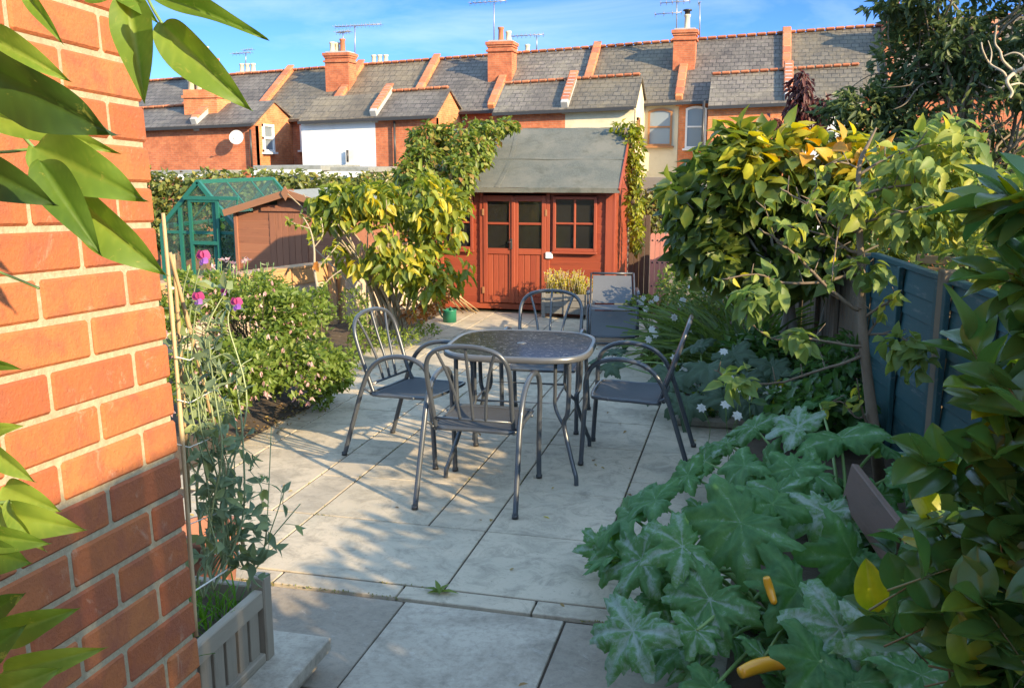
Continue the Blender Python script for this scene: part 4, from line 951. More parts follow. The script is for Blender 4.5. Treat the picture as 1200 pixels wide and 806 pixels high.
# low boundary: limewashed wall with timber top on the left
def low_wall():
    A = G(202, 417); B = G(397, 379); d = unit(B-A); A2 = A-d*1.2; B2 = B+d*1.9; hA = .62
    n = V((d[1], -d[0], 0)); Mx = np.stack([d, np.cross((0, 0, 1), d), V((0, 0, 1))], 1)
    T = thing('low_wall', A, 'low flaking limewashed wall capped with tan timber along the left border', 'wall'); w_ = MB(); L = np.linalg.norm(B2-A2); c = (A2+B2)/2
    w_.box(c+V((0, 0, .1)), (L, .12, .85), Mx); w_.build('masonry', M['plaster'], T); t = MB()
    k = 4
    for i in range(k): p = A2+(B2-A2)*i/k; q = A2+(B2-A2)*(i+.99)/k; t.beam(p+V((0, 0, .60))+n*.08, q+V((0, 0, .60))+n*.08, .03, .17, 0, rng.random(), bev=.004); t.beam(p+V((0, 0, .685)), q+V((0, 0, .685)), .2, .03, 0, rng.random(), bev=.004)
    t.build('timber_capping', M['tanh'], T); ps = MB()
    for px in (367, 392): 
        q = G(px, 380); ps.box(A+d*((q-A)@d)+n*.13+V((0, 0, .38)), (.06, .06, .8), Mx, 0, rng.random(), .004)
    ps.build('post', M['tanv'], T)
    # tan palings that carry on to the summerhouse behind the yellow bush
    T2 = thing('paling_fence', B2, 'tan vertical paling fence behind the yellow-green bush', 'fence'); p = MB(); E = SW(-2.1, .5, 0); S_ = B+d*.2; L = np.linalg.norm(E-S_); m = int(L/.105); dd = (E-S_)/L; M2 = np.stack([dd, np.cross((0, 0, 1), dd), V((0, 0, 1))], 1)
    for i in range(m): p.box(S_+dd*(i*.105)+n*.05+V((0, 0, .4+rng.normal()*.008)), (.095, .018, .82), M2, 0, rng.random(), .004)
    p.build('palings', M['tanv'], T2); r_ = MB(); r_.beam(S_+V((0, 0, .7)), E+V((0, 0, .7)), .04, .06); r_.beam(S_+V((0, 0, .2)), E+V((0, 0, .2)), .04, .06); r_.build('rail', M['tanv'], T2)
M['tanh'] = woodm('tan_capping', [(.34, .18, .08), (.47, .27, .12)], (.25, .14, .07), 1, .8)
low_wall()
# ============================================================ wooden planter at the near left
def planter():
    q = G(323, 797, .0); x1 = AY(303, 676, 2.74)[0]+.035; y1 = 2.74; zt = AY(305, 668, y1)[2]; x1 = q[0]; L = .78; W_ = .5
    T = thing('wooden_planter', (x1-.25, y1-.4, 0), 'weathered slatted wooden planter beside the brick wall corner', 'planter')
    for x in (x1-.025, x1-W_+.02):
        for y in (y1-.03, y1-L+.03):
            p = MB(); p.box((x, y, zt/2), (.052, .052, zt), None, 0, rng.random(), .005); p.build('post', M['greyw'], T)
    r = MB()
    for x in (x1-.02, x1-W_+.02):
        for z in (zt-.075, .1): r.box((x, y1-L/2, z), (.034, L-.115, .065), None, 0, rng.random(), .004)
    for y in (y1-.025, y1-L+.025):
        for z in (zt-.075, .1): r.box((x1-W_/2, y, z), (W_-.1, .034, .065), None, 0, rng.random(), .004)
    r.build('rail', M['greyh'], T); s = MB(); n = 9
    for x in (x1-.026, x1-W_+.03):
        for k in range(n): s.box((x, y1-.06-(k+.5)*(L-.12)/n, zt/2-.02), (.014, (L-.12)/n-.016, zt-.17), None, 0, rng.random(), .002)
    for k in range(7):
        for y in (y1-.035, y1-L+.035): s.box((x1-W_+.06+(k+.5)*(W_-.12)/7, y, zt/2-.02), ((W_-.12)/7-.005, .014, zt-.17), None, 0, rng.random(), .002)
    s.build('slats', M['greyw'], T); so = MB(); so.box((x1-W_/2, y1-L/2, zt-.12), (W_-.07, L-.07, .04)); so.build('soil', M['soil'], T)
    return x1, y1, zt, L, W_
PLX, PLY, PLZ, PLL, PLW = planter()
pt = MB(); q = G(281, 668, .25); pt.lathe([(0, 0), (.09, 0), (.10, .02), (.125, .22), (.14, .22), (.14, .27), (.12, .27), (.11, .1), (0, .09)], (-2.18, 3.35, 0.), 22)
tag(pt.build('terracotta_pot', M['clay']), 'terracotta pot just behind the wooden planter', 'pot')
# green watering can / pot and canes by the summerhouse
w_ = MB(); c = G(527, 377); w_.lathe([(0, 0), (.075, 0), (.078, .13), (.082, .14), (.07, .14), (.065, .02), (0, .02)], c, 20); wc = w_.build('green_bucket', M['greenpl']); tag(wc, 'small dark green plastic bucket at the patio edge by the yellow bush', 'bucket')
cn = MB()
for i in range(9):
    b = G(540+i*3.2, 364+rng.uniform(-2, 3))+V((0, -.02*i, 0)); t = C(516+i*1.4+rng.uniform(-3, 3), 336+rng.uniform(-12, 6), 10.6); cn.tube([b, t], .007, 6, 0, rng.random())
tag(cn.build('cane_bundle', M['cane']), 'bundle of pale bamboo canes leaning by the summerhouse corner', 'bamboo canes')
wh = MB(); c = G(508, 375); wh.tube(spl([c+V((.0, 0, .35)), c+V((.05, 0, .2)), c+V((.1, -.02, .06)), c+V((.18, -.03, .03)), c+V((.24, -.03, .09)), c+V((.2, 0, .16))], 6), .009, 6); tag(wh.build('garden_hose', M['greenpl']), 'loop of green hose hanging beside the green bucket', 'hose')
# ============================================================ back fence and right fences
bf = thing('back_fence', AY(790, 240, 13.3), 'weathered grey horizontal board fence right of the summerhouse', 'fence'); mb = MB()
a = AY(738, 212, 13.2); b = AY(880, 212, 13.2); z = -.4; k = 0
while z < a[2]: mb.box(((a[0]+b[0])/2, 13.2+.01*(k % 2), z+.075), (b[0]-a[0], .02, .147), None, 0, rng.random(), .003); z += .15; k += 1
mb.build('boards', M['greyx'], bf); ps = MB()
for x in (a[0]+.15, a[0]+1.3, b[0]-.1): ps.box((x, 13.15, .45), (.09, .07, 1.8), None, 0, rng.random(), .005)
ps.build('post', M['brownf'], bf)
dk = thing('dark_boarding', AY(752, 300, 12.5), 'dark brown vertical boarding beside the summerhouse wall', 'boarding'); mb = MB(); a = AY(737, 280, 12.2); b = AY(762, 280, 12.2)
for k in range(4): mb.box((a[0]+(b[0]-a[0])*(k+.5)/4, 12.2, (AY(745, 252, 12.2)[2])/2-.1), ((b[0]-a[0])/4-.006, .025, AY(745, 252, 12.2)[2]+.2), None, 0, rng.random(), .003)
mb.build('boards', M['darkw'], dk)
def salmon():
    o = AY(762, 348, 11.6); T = thing('pink_trellis', o, 'narrow salmon pink slatted panel with scalloped top leaning on the back fence', 'trellis'); x0 = AY(761.5, 300, 11.6)[0]; x1 = AY(785, 300, 11.6)[0]; zt = AY(770, 276, 11.6)[2]; n = 4; w_ = (x1-x0)/n; mb = MB(); hm = MB()
    for k in range(n):
        xc = x0+w_*(k+.5); top = [(xc+w_*.46*math.cos(a), 11.6, zt+w_*.46*math.sin(a)) for a in np.linspace(0, math.pi, 9)]
        mb.prism([(xc-w_*.46, 11.6, -.1), (xc+w_*.46, 11.6, -.1)]+top, (0, .018, 0), 0, rng.random())
        for z in (zt-.06, zt-.33, zt-.62): hm.lathe([(0, 0), (.009, 0), (.009, .004), (0, .004)], (0, 0, 0), 8) if False else hm.tube([(xc, 11.596, z), (xc, 11.60, z)], .011, 8)
    mb.build('slats', M['pinkt'], T); hm.build('holes', M['gutter'], T)
    r = MB()
    for z in (zt-.1, zt-.6): r.box(((x0+x1)/2, 11.63, z), (x1-x0, .03, .05))
    r.build('rail', M['greyx'], T)
salmon()
# blue-green fence on the right: runs away from us, slightly towards the left
FA = V((1.62, 1.0, 0)); FB = None
fdir = unit(_R*math.sin(R_(4.5))+FG*math.cos(R_(4.5))); fp = _R*2.3+FG*5.5
def fpt(z, off=0.): return fp+fdir*(z-5.5)+V((0, 0, off))
fn_ = unit(np.cross(fdir, (0, 0, 1)))
if fn_@(_R) > 0: fn_ = -fn_        # towards the garden
def panel(z0, z1, name, mats, label, h=1.17, horiz=True, postm='brownf'):
    T = thing(name, fpt(z0), label, 'fence panel', 'fence panels down the right side'); mb = MB(); Mx = np.stack([fdir, np.cross((0, 0, 1), fdir), V((0, 0, 1))], 1); L = z1-z0; c = fpt((z0+z1)/2)
    if horiz:
        z = 0.05
        while z < h-.03: mb.box(c+V((0, 0, z+.065)), (L, .012, .145), Mx@np.array(Matrix.Rotation(R_(5 if fn_@Mx[:, 1] > 0 else -5), 3, 'X')), 0, rng.random(), .002); z += .125
    else:
        n = int(L/.1)
        for k in range(n): mb.box(fpt(z0+(k+.5)*L/n)+V((0, 0, h/2+rng.normal()*.01)), (L/n-.008, .018, h), Mx, 0, rng.random(), .003)
    mb.build('boards', mats, T); r = MB(); n = max(2, int(round(L/.55)))
    for k in range(n+1):
        p = fpt(z0+L*k/n)+fn_*.03; r.box(p+V((0, 0, h/2+.01)), (.045, .03, h), Mx, 0, rng.random(), .003)
    if horiz: r.box(c+V((0, 0, h+.02)), (L, .05, .03), Mx, 0, .5, .003)
    r.build('battens', mats, T); p = MB(); p.box(fpt(z0-.06)+V((0, 0, (h+.06)/2)), (.09, .09, h+.08), Mx, 0, rng.random(), .006); p.build('post', M[postm], T)
M['bluev'] = woodm('blue_fence_battens', [(.010, .05, .07), (.018, .078, .10)], (.1, .12, .11), 2, .6, 5)
for (z0, z1, lab) in ((1.2, 2.95, 'blue-green fence panel nearest the camera behind the laurel'), (3.07, 4.75, 'blue-green painted fence panel between the laurel and the apple tree'), (4.87, 6.1, 'narrow blue-green fence panel just left of the apple tree post')):
    panel(z0, z1, 'garden_fence', M['bluef'], lab, 1.17)
for (z0, z1, lab) in ((6.25, 8.0, 'brown vertical board fence panel behind the apple tree'), (8.12, 9.9, 'brown vertical board fence panel in the shade of the big shrub'), (10.02, 11.8, 'brown vertical board fence panel farthest down the right border')):
    panel(z0, z1, 'garden_fence', M['brownf'], lab, 1.12, False)
# neighbour's slatted wooden screen seen above the blue fence
ns = thing('slatted_screen', C(1120, 350, 6.5), 'pale brown slatted screen standing above the blue-green fence', 'screen'); mb = MB(); c0 = C(1075, 300, 6.3); c1 = C(1230, 300, 5.8); dd = unit((c1-c0)*[1, 1, 0])
for k in range(9): 
    z = c0[2]-.62+k*.075; a = V((c0[0], c0[1], z)); b = V((c1[0], c1[1], z)); mb.beam(a, b, .02, .055, 0, rng.random(), bev=.003)
mb.build('slats', M['tanv'], ns); mb = MB()
for t in (0, .5, 1): p = c0+(c1-c0)*t; mb.box((p[0]+.03, p[1]+.03, .65), (.06, .06, 1.5))
mb.build('post', M['brownf'], ns)
# dark board lying among the courgettes
bd = MB(); a = C(996, 566, 3.75); b = C(1050, 640, 3.25); bd.beam(a, b, .03, .17, 0, .5, (.25, -.6, .75), .004); o = bd.build('dark_plank', M['darkw']); tag(o, 'dark brown plank tilted among the courgette leaves', 'plank')
bd = MB(); bd.beam(C(1052, 612, 3.3), C(1076, 652, 3.15), .02, .035, 0, .9, (.2, -.5, .8), .003); tag(bd.build('pale_lath', M['tanw']), 'short pale lath beside the dark plank in the vegetable bed', 'lath')

# unseen board fence added right of camera to shade the lower house wall
T = thing('shade_fence', (2.2, .6, 0), 'tall board fence added out of view to shade the lower house wall', 'fence'); mb = MB(); k = 0
for y in np.arange(-4.4, .72, .1): mb.box((2.2+.012*(k % 2), y, 1.38), (.018, .098, 2.76), None, 0, rng.random(), .003); k += 1
mb.build('boards', M['tanv'], T); mb = MB()
for z in (.4, 1.4, 2.4): mb.box((2.245, -1.86, z), (.04, 5.1, .08))
mb.build('rail', M['brownf'], T)
# ============================================================ foliage materials
LM = {}
LM['fuchsia'] = leafm('fuchsia_leaves', [(0, (.09, .16, .03)), (.5, (.19, .27, .05)), (1, (.34, .38, .09))], .45)
LM['flower_pink'] = leafm('pale_pink_flowers', [(0, (.62, .30, .30)), (1, (.8, .62, .58))], .4)
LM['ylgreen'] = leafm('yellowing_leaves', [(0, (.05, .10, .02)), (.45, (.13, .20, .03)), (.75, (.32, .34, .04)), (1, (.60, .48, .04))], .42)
LM['creeper'] = leafm('creeper_leaves', [(0, (.07, .13, .025)), (.45, (.16, .24, .04)), (.8, (.32, .34, .06)), (1, (.40, .19, .08))], .42)
LM['creeper_y'] = leafm('pale_creeper_leaves', [(0, (.10, .15, .02)), (.5, (.28, .32, .03)), (1, (.45, .42, .05))], .45)
LM['hedge'] = leafm('hedge_leaves', [(0, (.07, .11, .025)), (.5, (.17, .21, .05)), (.9, (.32, .30, .07)), (1, (.32, .16, .07))], .35)
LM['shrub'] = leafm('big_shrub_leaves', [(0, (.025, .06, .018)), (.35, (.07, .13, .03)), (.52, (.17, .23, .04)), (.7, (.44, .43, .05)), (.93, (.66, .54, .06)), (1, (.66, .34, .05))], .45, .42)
LM['apple'] = leafm('apple_leaves', [(0, (.08, .15, .055)), (.45, (.18, .27, .07)), (.8, (.40, .42, .07)), (1, (.60, .52, .06))], .48, .5)
LM['dark'] = leafm('dark_tree_leaves', [(0, (.055, .09, .035)), (.6, (.12, .165, .06)), (1, (.25, .30, .10))], .42)
LM['plum'] = leafm('purple_leaves', [(0, (.05, .018, .018)), (1, (.16, .06, .05))], .35)
LM['laurel'] = leafm('laurel_leaves', [(0, (.035, .10, .03)), (.5, (.07, .17, .045)), (.8, (.20, .29, .035)), (1, (.42, .40, .03))], .4, .3, .45)
LM['squash'] = leafm('squash_leaves', [(0, (.05, .11, .04)), (.6, (.09, .17, .05)), (1, (.15, .24, .04))], .33, .55, .3, mott=((.24, .31, .28), 24, .52), under=(.12, .24, .03))
def squashm():
    t = NT('marbled_squash_leaf'); v = t.coord(); a = t.attr(); n1 = t.noise(v, 26, 5, .75, .8); n2 = t.noise(v, 90, 4, .7)
    m1 = t.n('Math', operation='MULTIPLY_ADD'); t.l(n1, m1.inputs[0]); m1.inputs[1].default_value = 1.1; m1.inputs[2].default_value = -.52
    m2 = t.n('Math', operation='ADD'); t.l(m1.outputs[0], m2.inputs[0]); t.l(a, m2.inputs[1])
    c = t.ramp(m2.outputs[0], [(0, (.03, .10, .032)), (.27, (.06, .16, .05)), (.45, (.09, .21, .065)), (.56, (.18, .28, .18)), (.72, (.30, .38, .32))])
    gg = t.n('NewGeometry'); c = t.mix(gg.outputs['Backfacing'], c, (.14, .26, .04)); t.l(c, t.p.inputs['Base Color']); t.p.inputs['Roughness'].default_value = .55; t.p.inputs['Specular IOR Level'].default_value = .3
    tr = t.n('BsdfTranslucent'); tr.inputs[0].default_value = (.16, .34, .03, 1); mx = t.n('MixShader'); mx.inputs[0].default_value = .3; t.l(t.p.outputs[0], mx.inputs[1]); t.l(tr.outputs[0], mx.inputs[2]); t.l(mx.outputs[0], t.out.inputs[0]); t.bump(n2, .3, .004); return t.m
LM['squash'] = squashm()
LM['squash_d'] = leafm('bluish_leaves', [(0, (.04, .075, .045)), (1, (.10, .16, .09))], .25, .6)
LM['strap'] = leafm('strap_leaves', [(0, (.05, .10, .02)), (1, (.16, .24, .05))], .35)
LM['pea'] = leafm('sweet_pea_leaves', [(0, (.14, .20, .11)), (.6, (.24, .31, .17)), (1, (.34, .38, .12))], .4, .6)
LM['climber'] = leafm('climber_leaves', [(0, (.02, .05, .01)), (.4, (.06, .13, .018)), (.8, (.14, .24, .03)), (1, (.25, .34, .05))], .38, .5, .3, mott=((.26, .27, .05), 55, .63))
LM['magenta'] = leafm('magenta_petals', [(0, (.42, .05, .17)), (1, (.60, .12, .30))], .3); LM['violet'] = leafm('violet_petals', [(0, (.30, .10, .48)), (1, (.42, .2, .6))], .3)
LM['white'] = leafm('white_petals', [(0, (.6, .6, .56)), (1, (.75, .75, .72))], .3)
LM['orange'] = leafm('orange_leaves', [(0, (.35, .14, .04)), (.6, (.52, .24, .06)), (1, (.3, .28, .05))], .4)
LM['grass'] = leafm('bright_grass', [(0, (.05, .14, .015)), (1, (.12, .27, .03))], .4)
LM['lav'] = leafm('grey_green_leaves', [(0, (.16, .19, .10)), (1, (.30, .32, .18))], .3)
LM['courg'] = col('courgette_skin', [(.60, .25, .01), (.72, .36, .02)], .35, nscale=12, namt=.3, bump=.05, coat=.3)
# finer leaf template for close leaves
def fine_leaf(k, prof, fold=.12, droop=.3, wave=.03, serr=0., vein=.16):
    k *= 2; v = []; m = 5; rr = []
    for i in range(k+1):
        t = i/k; w_ = prof(t); 
        for j in range(-m, m+1):
            u = j/m; ser = serr*(1 if i % 2 else -1)*abs(u)**4; z = -droop*t*t+fold*abs(u)*w_*2+wave*math.sin(9*t+2*(1 if u > 0 else 2.3))*abs(u)**1.5-.012*(abs(u) < .01)
            sv = max(0, math.sin((t-.22*abs(u))*44))**3; rr.append(vein*((.9 if j == 0 else 0)+.55*sv*(j != 0)-.25)+.06*math.sin(t*5+u*2)); v.append((u*w_*(1+ser), t, z-.010*sv*(j != 0)*(1-abs(u))))
    n = 2*m+1; f = [(i*n+j, i*n+j+1, (i+1)*n+j+1, (i+1)*n+j) for i in range(k) for j in range(n-1)]
    return (np.array(v), [np.array(f)], np.array(rr))
T_LAU = fine_leaf(7, lambda t: .5*math.sin(math.pi*min(t*.98+.02, 1)**.85)**.75, .12, .18, .02, 0., .10)
T_CLI = fine_leaf(14, lambda t: .5*(math.sin(math.pi*t**.75)**.9)*(1-t*.25)+.002, .16, .24, .035)
T_CLI2 = fine_leaf(14, lambda t: .5*(math.sin(math.pi*t**.7)**.85)*(1-t*.3)+.002, .10, .05, .05)
def plant(name, loc, label, cat, group=None): return thing(name, loc, label, cat, group)
# ------------------------------------------------------------ left border
def rag(E_, n, k0=.16, k1=.34):
    out = list(E_)
    for i in range(n):
        e = E_[rng.integers(len(E_))]; d = unit(rng.normal(size=3)+V((0, 0, .5))); k = rng.uniform(k0, k1)*min(e[1], e[3])
        out.append((e[0]+_R*d[0]*e[1]*1.1+FG*d[1]*e[2]*1.1+V((0, 0, d[2]*e[3]*1.12)), k, k, k*rng.uniform(.8, 1.9)))
    return out
def fuchsia():
    E_ = [EL(235, 395, 6.2, 45, 62), EL(290, 385, 6.5, 65, 48), EL(345, 400, 6.8, 55, 42), EL(380, 420, 6.9, 38, 38), EL(245, 445, 5.9, 55, 45), EL(320, 440, 6.3, 60, 38), EL(300, 350, 7.1, 50, 25), EL(355, 365, 7.3, 35, 22), EL(215, 360, 6.4, 30, 35)]; E_ = rag(E_, 46)
    base = G(290, 470); T = plant('fuchsia_bush', base, 'broad light green bush dotted with pale pink flowers left of the patio', 'bush')
    lf = MB(); P = crown(lf, E_, 21000, .048, .026, T_S, .0, lambda P, O, H, r: .25+.35*r+.3*(H > .3)*r, .35, -.12, 2.6, zmin=.03); lf.build('foliage', LM['fuchsia'], T)
    sm = MB(); twigs(sm, base+V((0, .3, 0)), E_, 90, .008); sm.build('stems', M['bark'], T)
    fl = MB(); idx = rng.choice(len(P), 600, replace=False); Q = P[idx]; front = Q@(-FG); Q = Q[front > np.quantile(front, .35)]+V((0, 0, -.02))-FG*.05
    for a in range(3): put_leaves(fl, T_LAN, Q, np.tile([0, 0, -1.], (len(Q), 1))+rng.normal(size=(len(Q), 3))*.25, rng.normal(size=(len(Q), 3)),   .038, .016, rng.random(len(Q)))
    fl.build('flowers', LM['flower_pink'], T)
fuchsia()
def spikes(name, label, cat, px0, px1, py0, py1, z, n, lm, L=.05, W=.014, flower=None, seed=0):
    base = (G(px0, 420)+G(px1, 420))/2; T = plant(name, base, label, cat); lf = MB(); sm = MB(); fl = MB()
    for i in range(n):
        px = rng.uniform(px0, px1); t = C(px, rng.uniform(py0, py1), z+rng.uniform(-.15, .15)); b = t*V((1, 1, 0))+V((rng.normal()*.06, rng.normal()*.06, .1)); p = spl([b, (b+t)/2+rng.normal(size=3)*.02, t], 4); sm.tube(p, .0035, 4)
        k = 26; tt = .25+.75*rng.random(k); pp = b+(t-b)*tt[:, None]; put_leaves(lf, T_S, pp, rng.normal(size=(k, 3))+[0, 0, .5], rng.normal(size=(k, 3))+[0, 0, .6], L*rng.uniform(.7, 1.2, k), W, rng.random(k))
        if flower is not None and i % 4 == 0: put_leaves(fl, T_OV3, np.tile(t, (5, 1)), rng.normal(size=(5, 3))+[0, 0, .3], rng.normal(size=(5, 3)), .035, .024, rng.random(5))
    lf.build('foliage', lm, T); sm.build('stems', M['stem'], T)
    if flower is not None: fl.build('flowers', flower, T)
spikes('lavender_clump', 'straggly grey-green clump with pinkish blooms in front of the brown shed', 'flowering plant', 236, 322, 303, 335, 7.2, 46, LM['lav'], .045, .012, LM['flower_pink'])
def sapling():
    b = G(376, 395); pts = [C(374, 350, 8.6), C(369, 318, 8.6), C(368, 290, 8.6), C(363, 268, 8.6), C(352, 250, 8.6)]; T = plant('sapling', b, 'thin young tree with sparse leaves in front of the brown shed door', 'sapling'); s = MB(); s.tube(spl([b]+pts, 5), np.linspace(.016, .005, 26), 7)
    br = [[pts[1], C(385, 300, 8.6), C(398, 284, 8.6)], [pts[3], C(345, 262, 8.6), C(338, 258, 8.6)], [pts[2], C(378, 275, 8.6), C(376, 255, 8.6)], [pts[0], C(383, 330, 8.6), C(400, 316, 8.6)]]
    lf = MB()
    for q in br+[pts[2:]]:
        p = spl(q, 5); s.tube(p, .006, 5); k = 16; idx = rng.integers(2, len(p), k); put_leaves(lf, T_OV3, p[idx], rng.normal(size=(k, 3))-[0, 0, .3], rng.normal(size=(k, 3))+[0, 0, .6], .06, .03, .3+.5*rng.random(k))
    s.build('trunk', M['barkp'], T); lf.build('foliage', LM['ylgreen'], T); o = MB(); put_leaves(o, T_OV3, [C(369, 308, 8.55), C(372, 306, 8.55)], [(.3, 0, -1), (-.3, 0, -1)], [(0, -1, .2)]*2, .09, .06, [.5, .6]); o.build('leaf', LM['orange'], T)
sapling()
def yellow_bush():
    E_ = [EL(425, 232, 9.2, 48, 28), EL(480, 235, 9.4, 58, 34), EL(395, 250, 9.1, 26, 34), EL(522, 262, 9.5, 34, 42), EL(440, 280, 9.2, 48, 28), EL(528, 312, 9.5, 26, 28), EL(505, 335, 9.4, 32, 26), EL(475, 300, 9.3, 45, 36), EL(410, 300, 9.2, 22, 25)]; E_ = rag(E_, 24)
    base = G(462, 392); T = plant('yellow_green_bush', base, 'tall many-stemmed bush with drooping yellow-green leaves before the palings', 'bush'); lf = MB()
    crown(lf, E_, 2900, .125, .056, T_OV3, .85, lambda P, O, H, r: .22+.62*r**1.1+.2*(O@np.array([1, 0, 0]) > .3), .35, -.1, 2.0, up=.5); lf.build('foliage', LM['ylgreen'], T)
    s = MB()
    for i in range(26):
        b = base+V((rng.normal()*.10, rng.normal()*.08, 0)); e = E_[rng.integers(len(E_))]; t = e[0]+V((rng.normal()*.2, rng.normal()*.15, rng.normal()*.1)); m_ = b+(t-b)*.5+V((0, 0, .0))-(t-b)*V((.15, .15, 0)); s.tube(spl([b, m_, t], 7), np.linspace(rng.uniform(.012, .024), .005, 15), 6, 0, rng.random())
    s.build('trunk', M['barkp'], T)
yellow_bush()
o_ = plant('orange_foliage_plant', G(512, 380), 'low plant with orange and russet leaves beside the green bucket', 'plant'); lf = MB(); crown(lf, [EL(506, 350, 9.9, 16, 20), EL(488, 362, 9.7, 18, 14), EL(520, 345, 10, 10, 12)], 420, .06, .035, T_S, .2); lf.build('foliage', LM['orange'], o_)
o_ = plant('border_weeds', G(440, 410), 'straggle of small green weeds along the left patio edge', 'weeds'); lf = MB(); crown(lf, [EL(430, 398, 8.6, 22, 14), EL(470, 395, 9.1, 25, 9), EL(410, 385, 8.6, 20, 16), EL(500, 386, 9.5, 14, 7), EL(415, 360, 9.0, 16, 22)], 1300, .05, .018, T_S, .0); lf.build('foliage', LM['fuchsia'], o_)
# ------------------------------------------------------------ creepers on the summerhouse
def creeper(name, label, ells, n, lm, L=.075, W=.045, base=None, ns=14):
    T = plant(name, base if base is not None else ells[-1][0], label, 'climbing plant'); lf = MB()
    crown(lf, ells, n, L, W, T_S, .7, lambda P, O, H, r: r**1.2, .5, -.35, 2.5); lf.build('foliage', lm, T)
    s = MB()
    for i in range(ns):
        a, b = ells[rng.integers(len(ells))][0], ells[rng.integers(len(ells))][0]; s.tube(spl([a, (a+b)/2+rng.normal(size=3)*.06, b], 5), .006, 5)
    s.build('stems', M['bark'], T)
creeper('virginia_creeper', 'green and russet creeper heaped over the left end of the summerhouse roof', [EL(505, 165, 11.0, 26, 20), EL(545, 160, 11.2, 40, 18), EL(580, 148, 11.6, 28, 8), EL(498, 190, 10.7, 24, 22), EL(548, 180, 10.8, 28, 22), EL(500, 225, 10.3, 24, 24), EL(538, 207, 10.4, 18, 26), EL(530, 238, 10.3, 20, 14), EL(478, 205, 10.5, 14, 18)], 6800, LM['creeper'])
creeper('climbing_vine', 'yellow-green vine hanging down the right corner of the summerhouse', [EL(733, 150, 11.75, 20, 8), EL(742, 172, 11.75, 11, 22), EL(744, 205, 11.75, 9, 24), EL(743, 240, 11.75, 9, 26), EL(746, 275, 11.75, 7, 22)], 1700, LM['creeper_y'], .065, .035)
creeper('fence_ivy', 'dark ivy trailing over the grey back fence', [EL(775, 228, 12.9, 24, 9), EL(795, 235, 12.8, 20, 16), EL(760, 246, 12.8, 10, 12), EL(770, 262, 12.9, 8, 12)], 1000, LM['hedge'])
# hedge far behind the left gardens
T = plant('creeper_hedge', AY(330, 230, 20), 'long creeper-covered hedge behind the greenhouse and brown shed', 'hedge'); lf = MB(); hE = []
for px in range(176, 500, 17): hE.append(EL(px, 214+rng.uniform(-3, 5), 20, 17, 13, .5)); hE.append(EL(px, 240, 20, 17, 22, .5)); hE.append(EL(px, 275, 20, 17, 24, .5))
crown(lf, hE, 12500, .13, .09, T_S, .4, lambda P, O, H, r: r*(.6+.4*(H > 0)), .4, -.45, 1.5, zmin=-3); lf.build('foliage', LM['hedge'], T); s = MB(); twigs(s, hE[30][0]-V((0, 0, 1)), hE[20:50], 30, .03); s.build('stems', M['bark'], T)
# ------------------------------------------------------------ right border
def big_shrub():
    E_ = [EL(850, 235, 7.2, 62, 60), EL(905, 195, 7.0, 70, 36), EL(965, 190, 6.9, 55, 32), EL(1030, 225, 6.7, 55, 48), EL(875, 285, 7.2, 70, 50), EL(825, 275, 7.4, 36, 38), EL(950, 285, 7.0, 58, 55), EL(1040, 290, 6.7, 45, 45), EL(812, 235, 7.5, 26, 36), EL(1085, 235, 6.9, 40, 45)]; E_ = rag(E_, 36)
    base = G(937, 458); T = plant('large_leaved_shrub', base, 'big rounded shrub, dark green below and yellow-orange on top, on the right', 'shrub'); lf = MB()
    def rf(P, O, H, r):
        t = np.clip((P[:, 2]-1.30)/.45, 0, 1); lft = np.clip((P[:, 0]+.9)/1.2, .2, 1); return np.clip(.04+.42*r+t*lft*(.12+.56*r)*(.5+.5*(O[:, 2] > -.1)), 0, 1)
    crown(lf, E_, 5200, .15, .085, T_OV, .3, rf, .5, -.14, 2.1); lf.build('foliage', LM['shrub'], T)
    s = MB()
    for (x0, x1, x2, r0) in ((938, 930, 925, .055), (905, 915, 930, .04), (965, 960, 975, .03)):
        p = [G(x0, 456), C(x1, 400, 7.4), C(x2, 330, 7.3), C(x2+rng.uniform(-30, 30), 250, 7.1)]; s.tube(spl(p, 6), np.linspace(r0, r0*.4, 19), 10, 0, .6)
    twigs(s, C(930, 350, 7.3), E_, 50, .018); s.build('trunk', M['barks'], T)
M['barks'] = col('grey_smooth_bark', [(.16, .15, .125), (.26, .245, .2)], .85, nscale=14, bump=.5)
big_shrub()
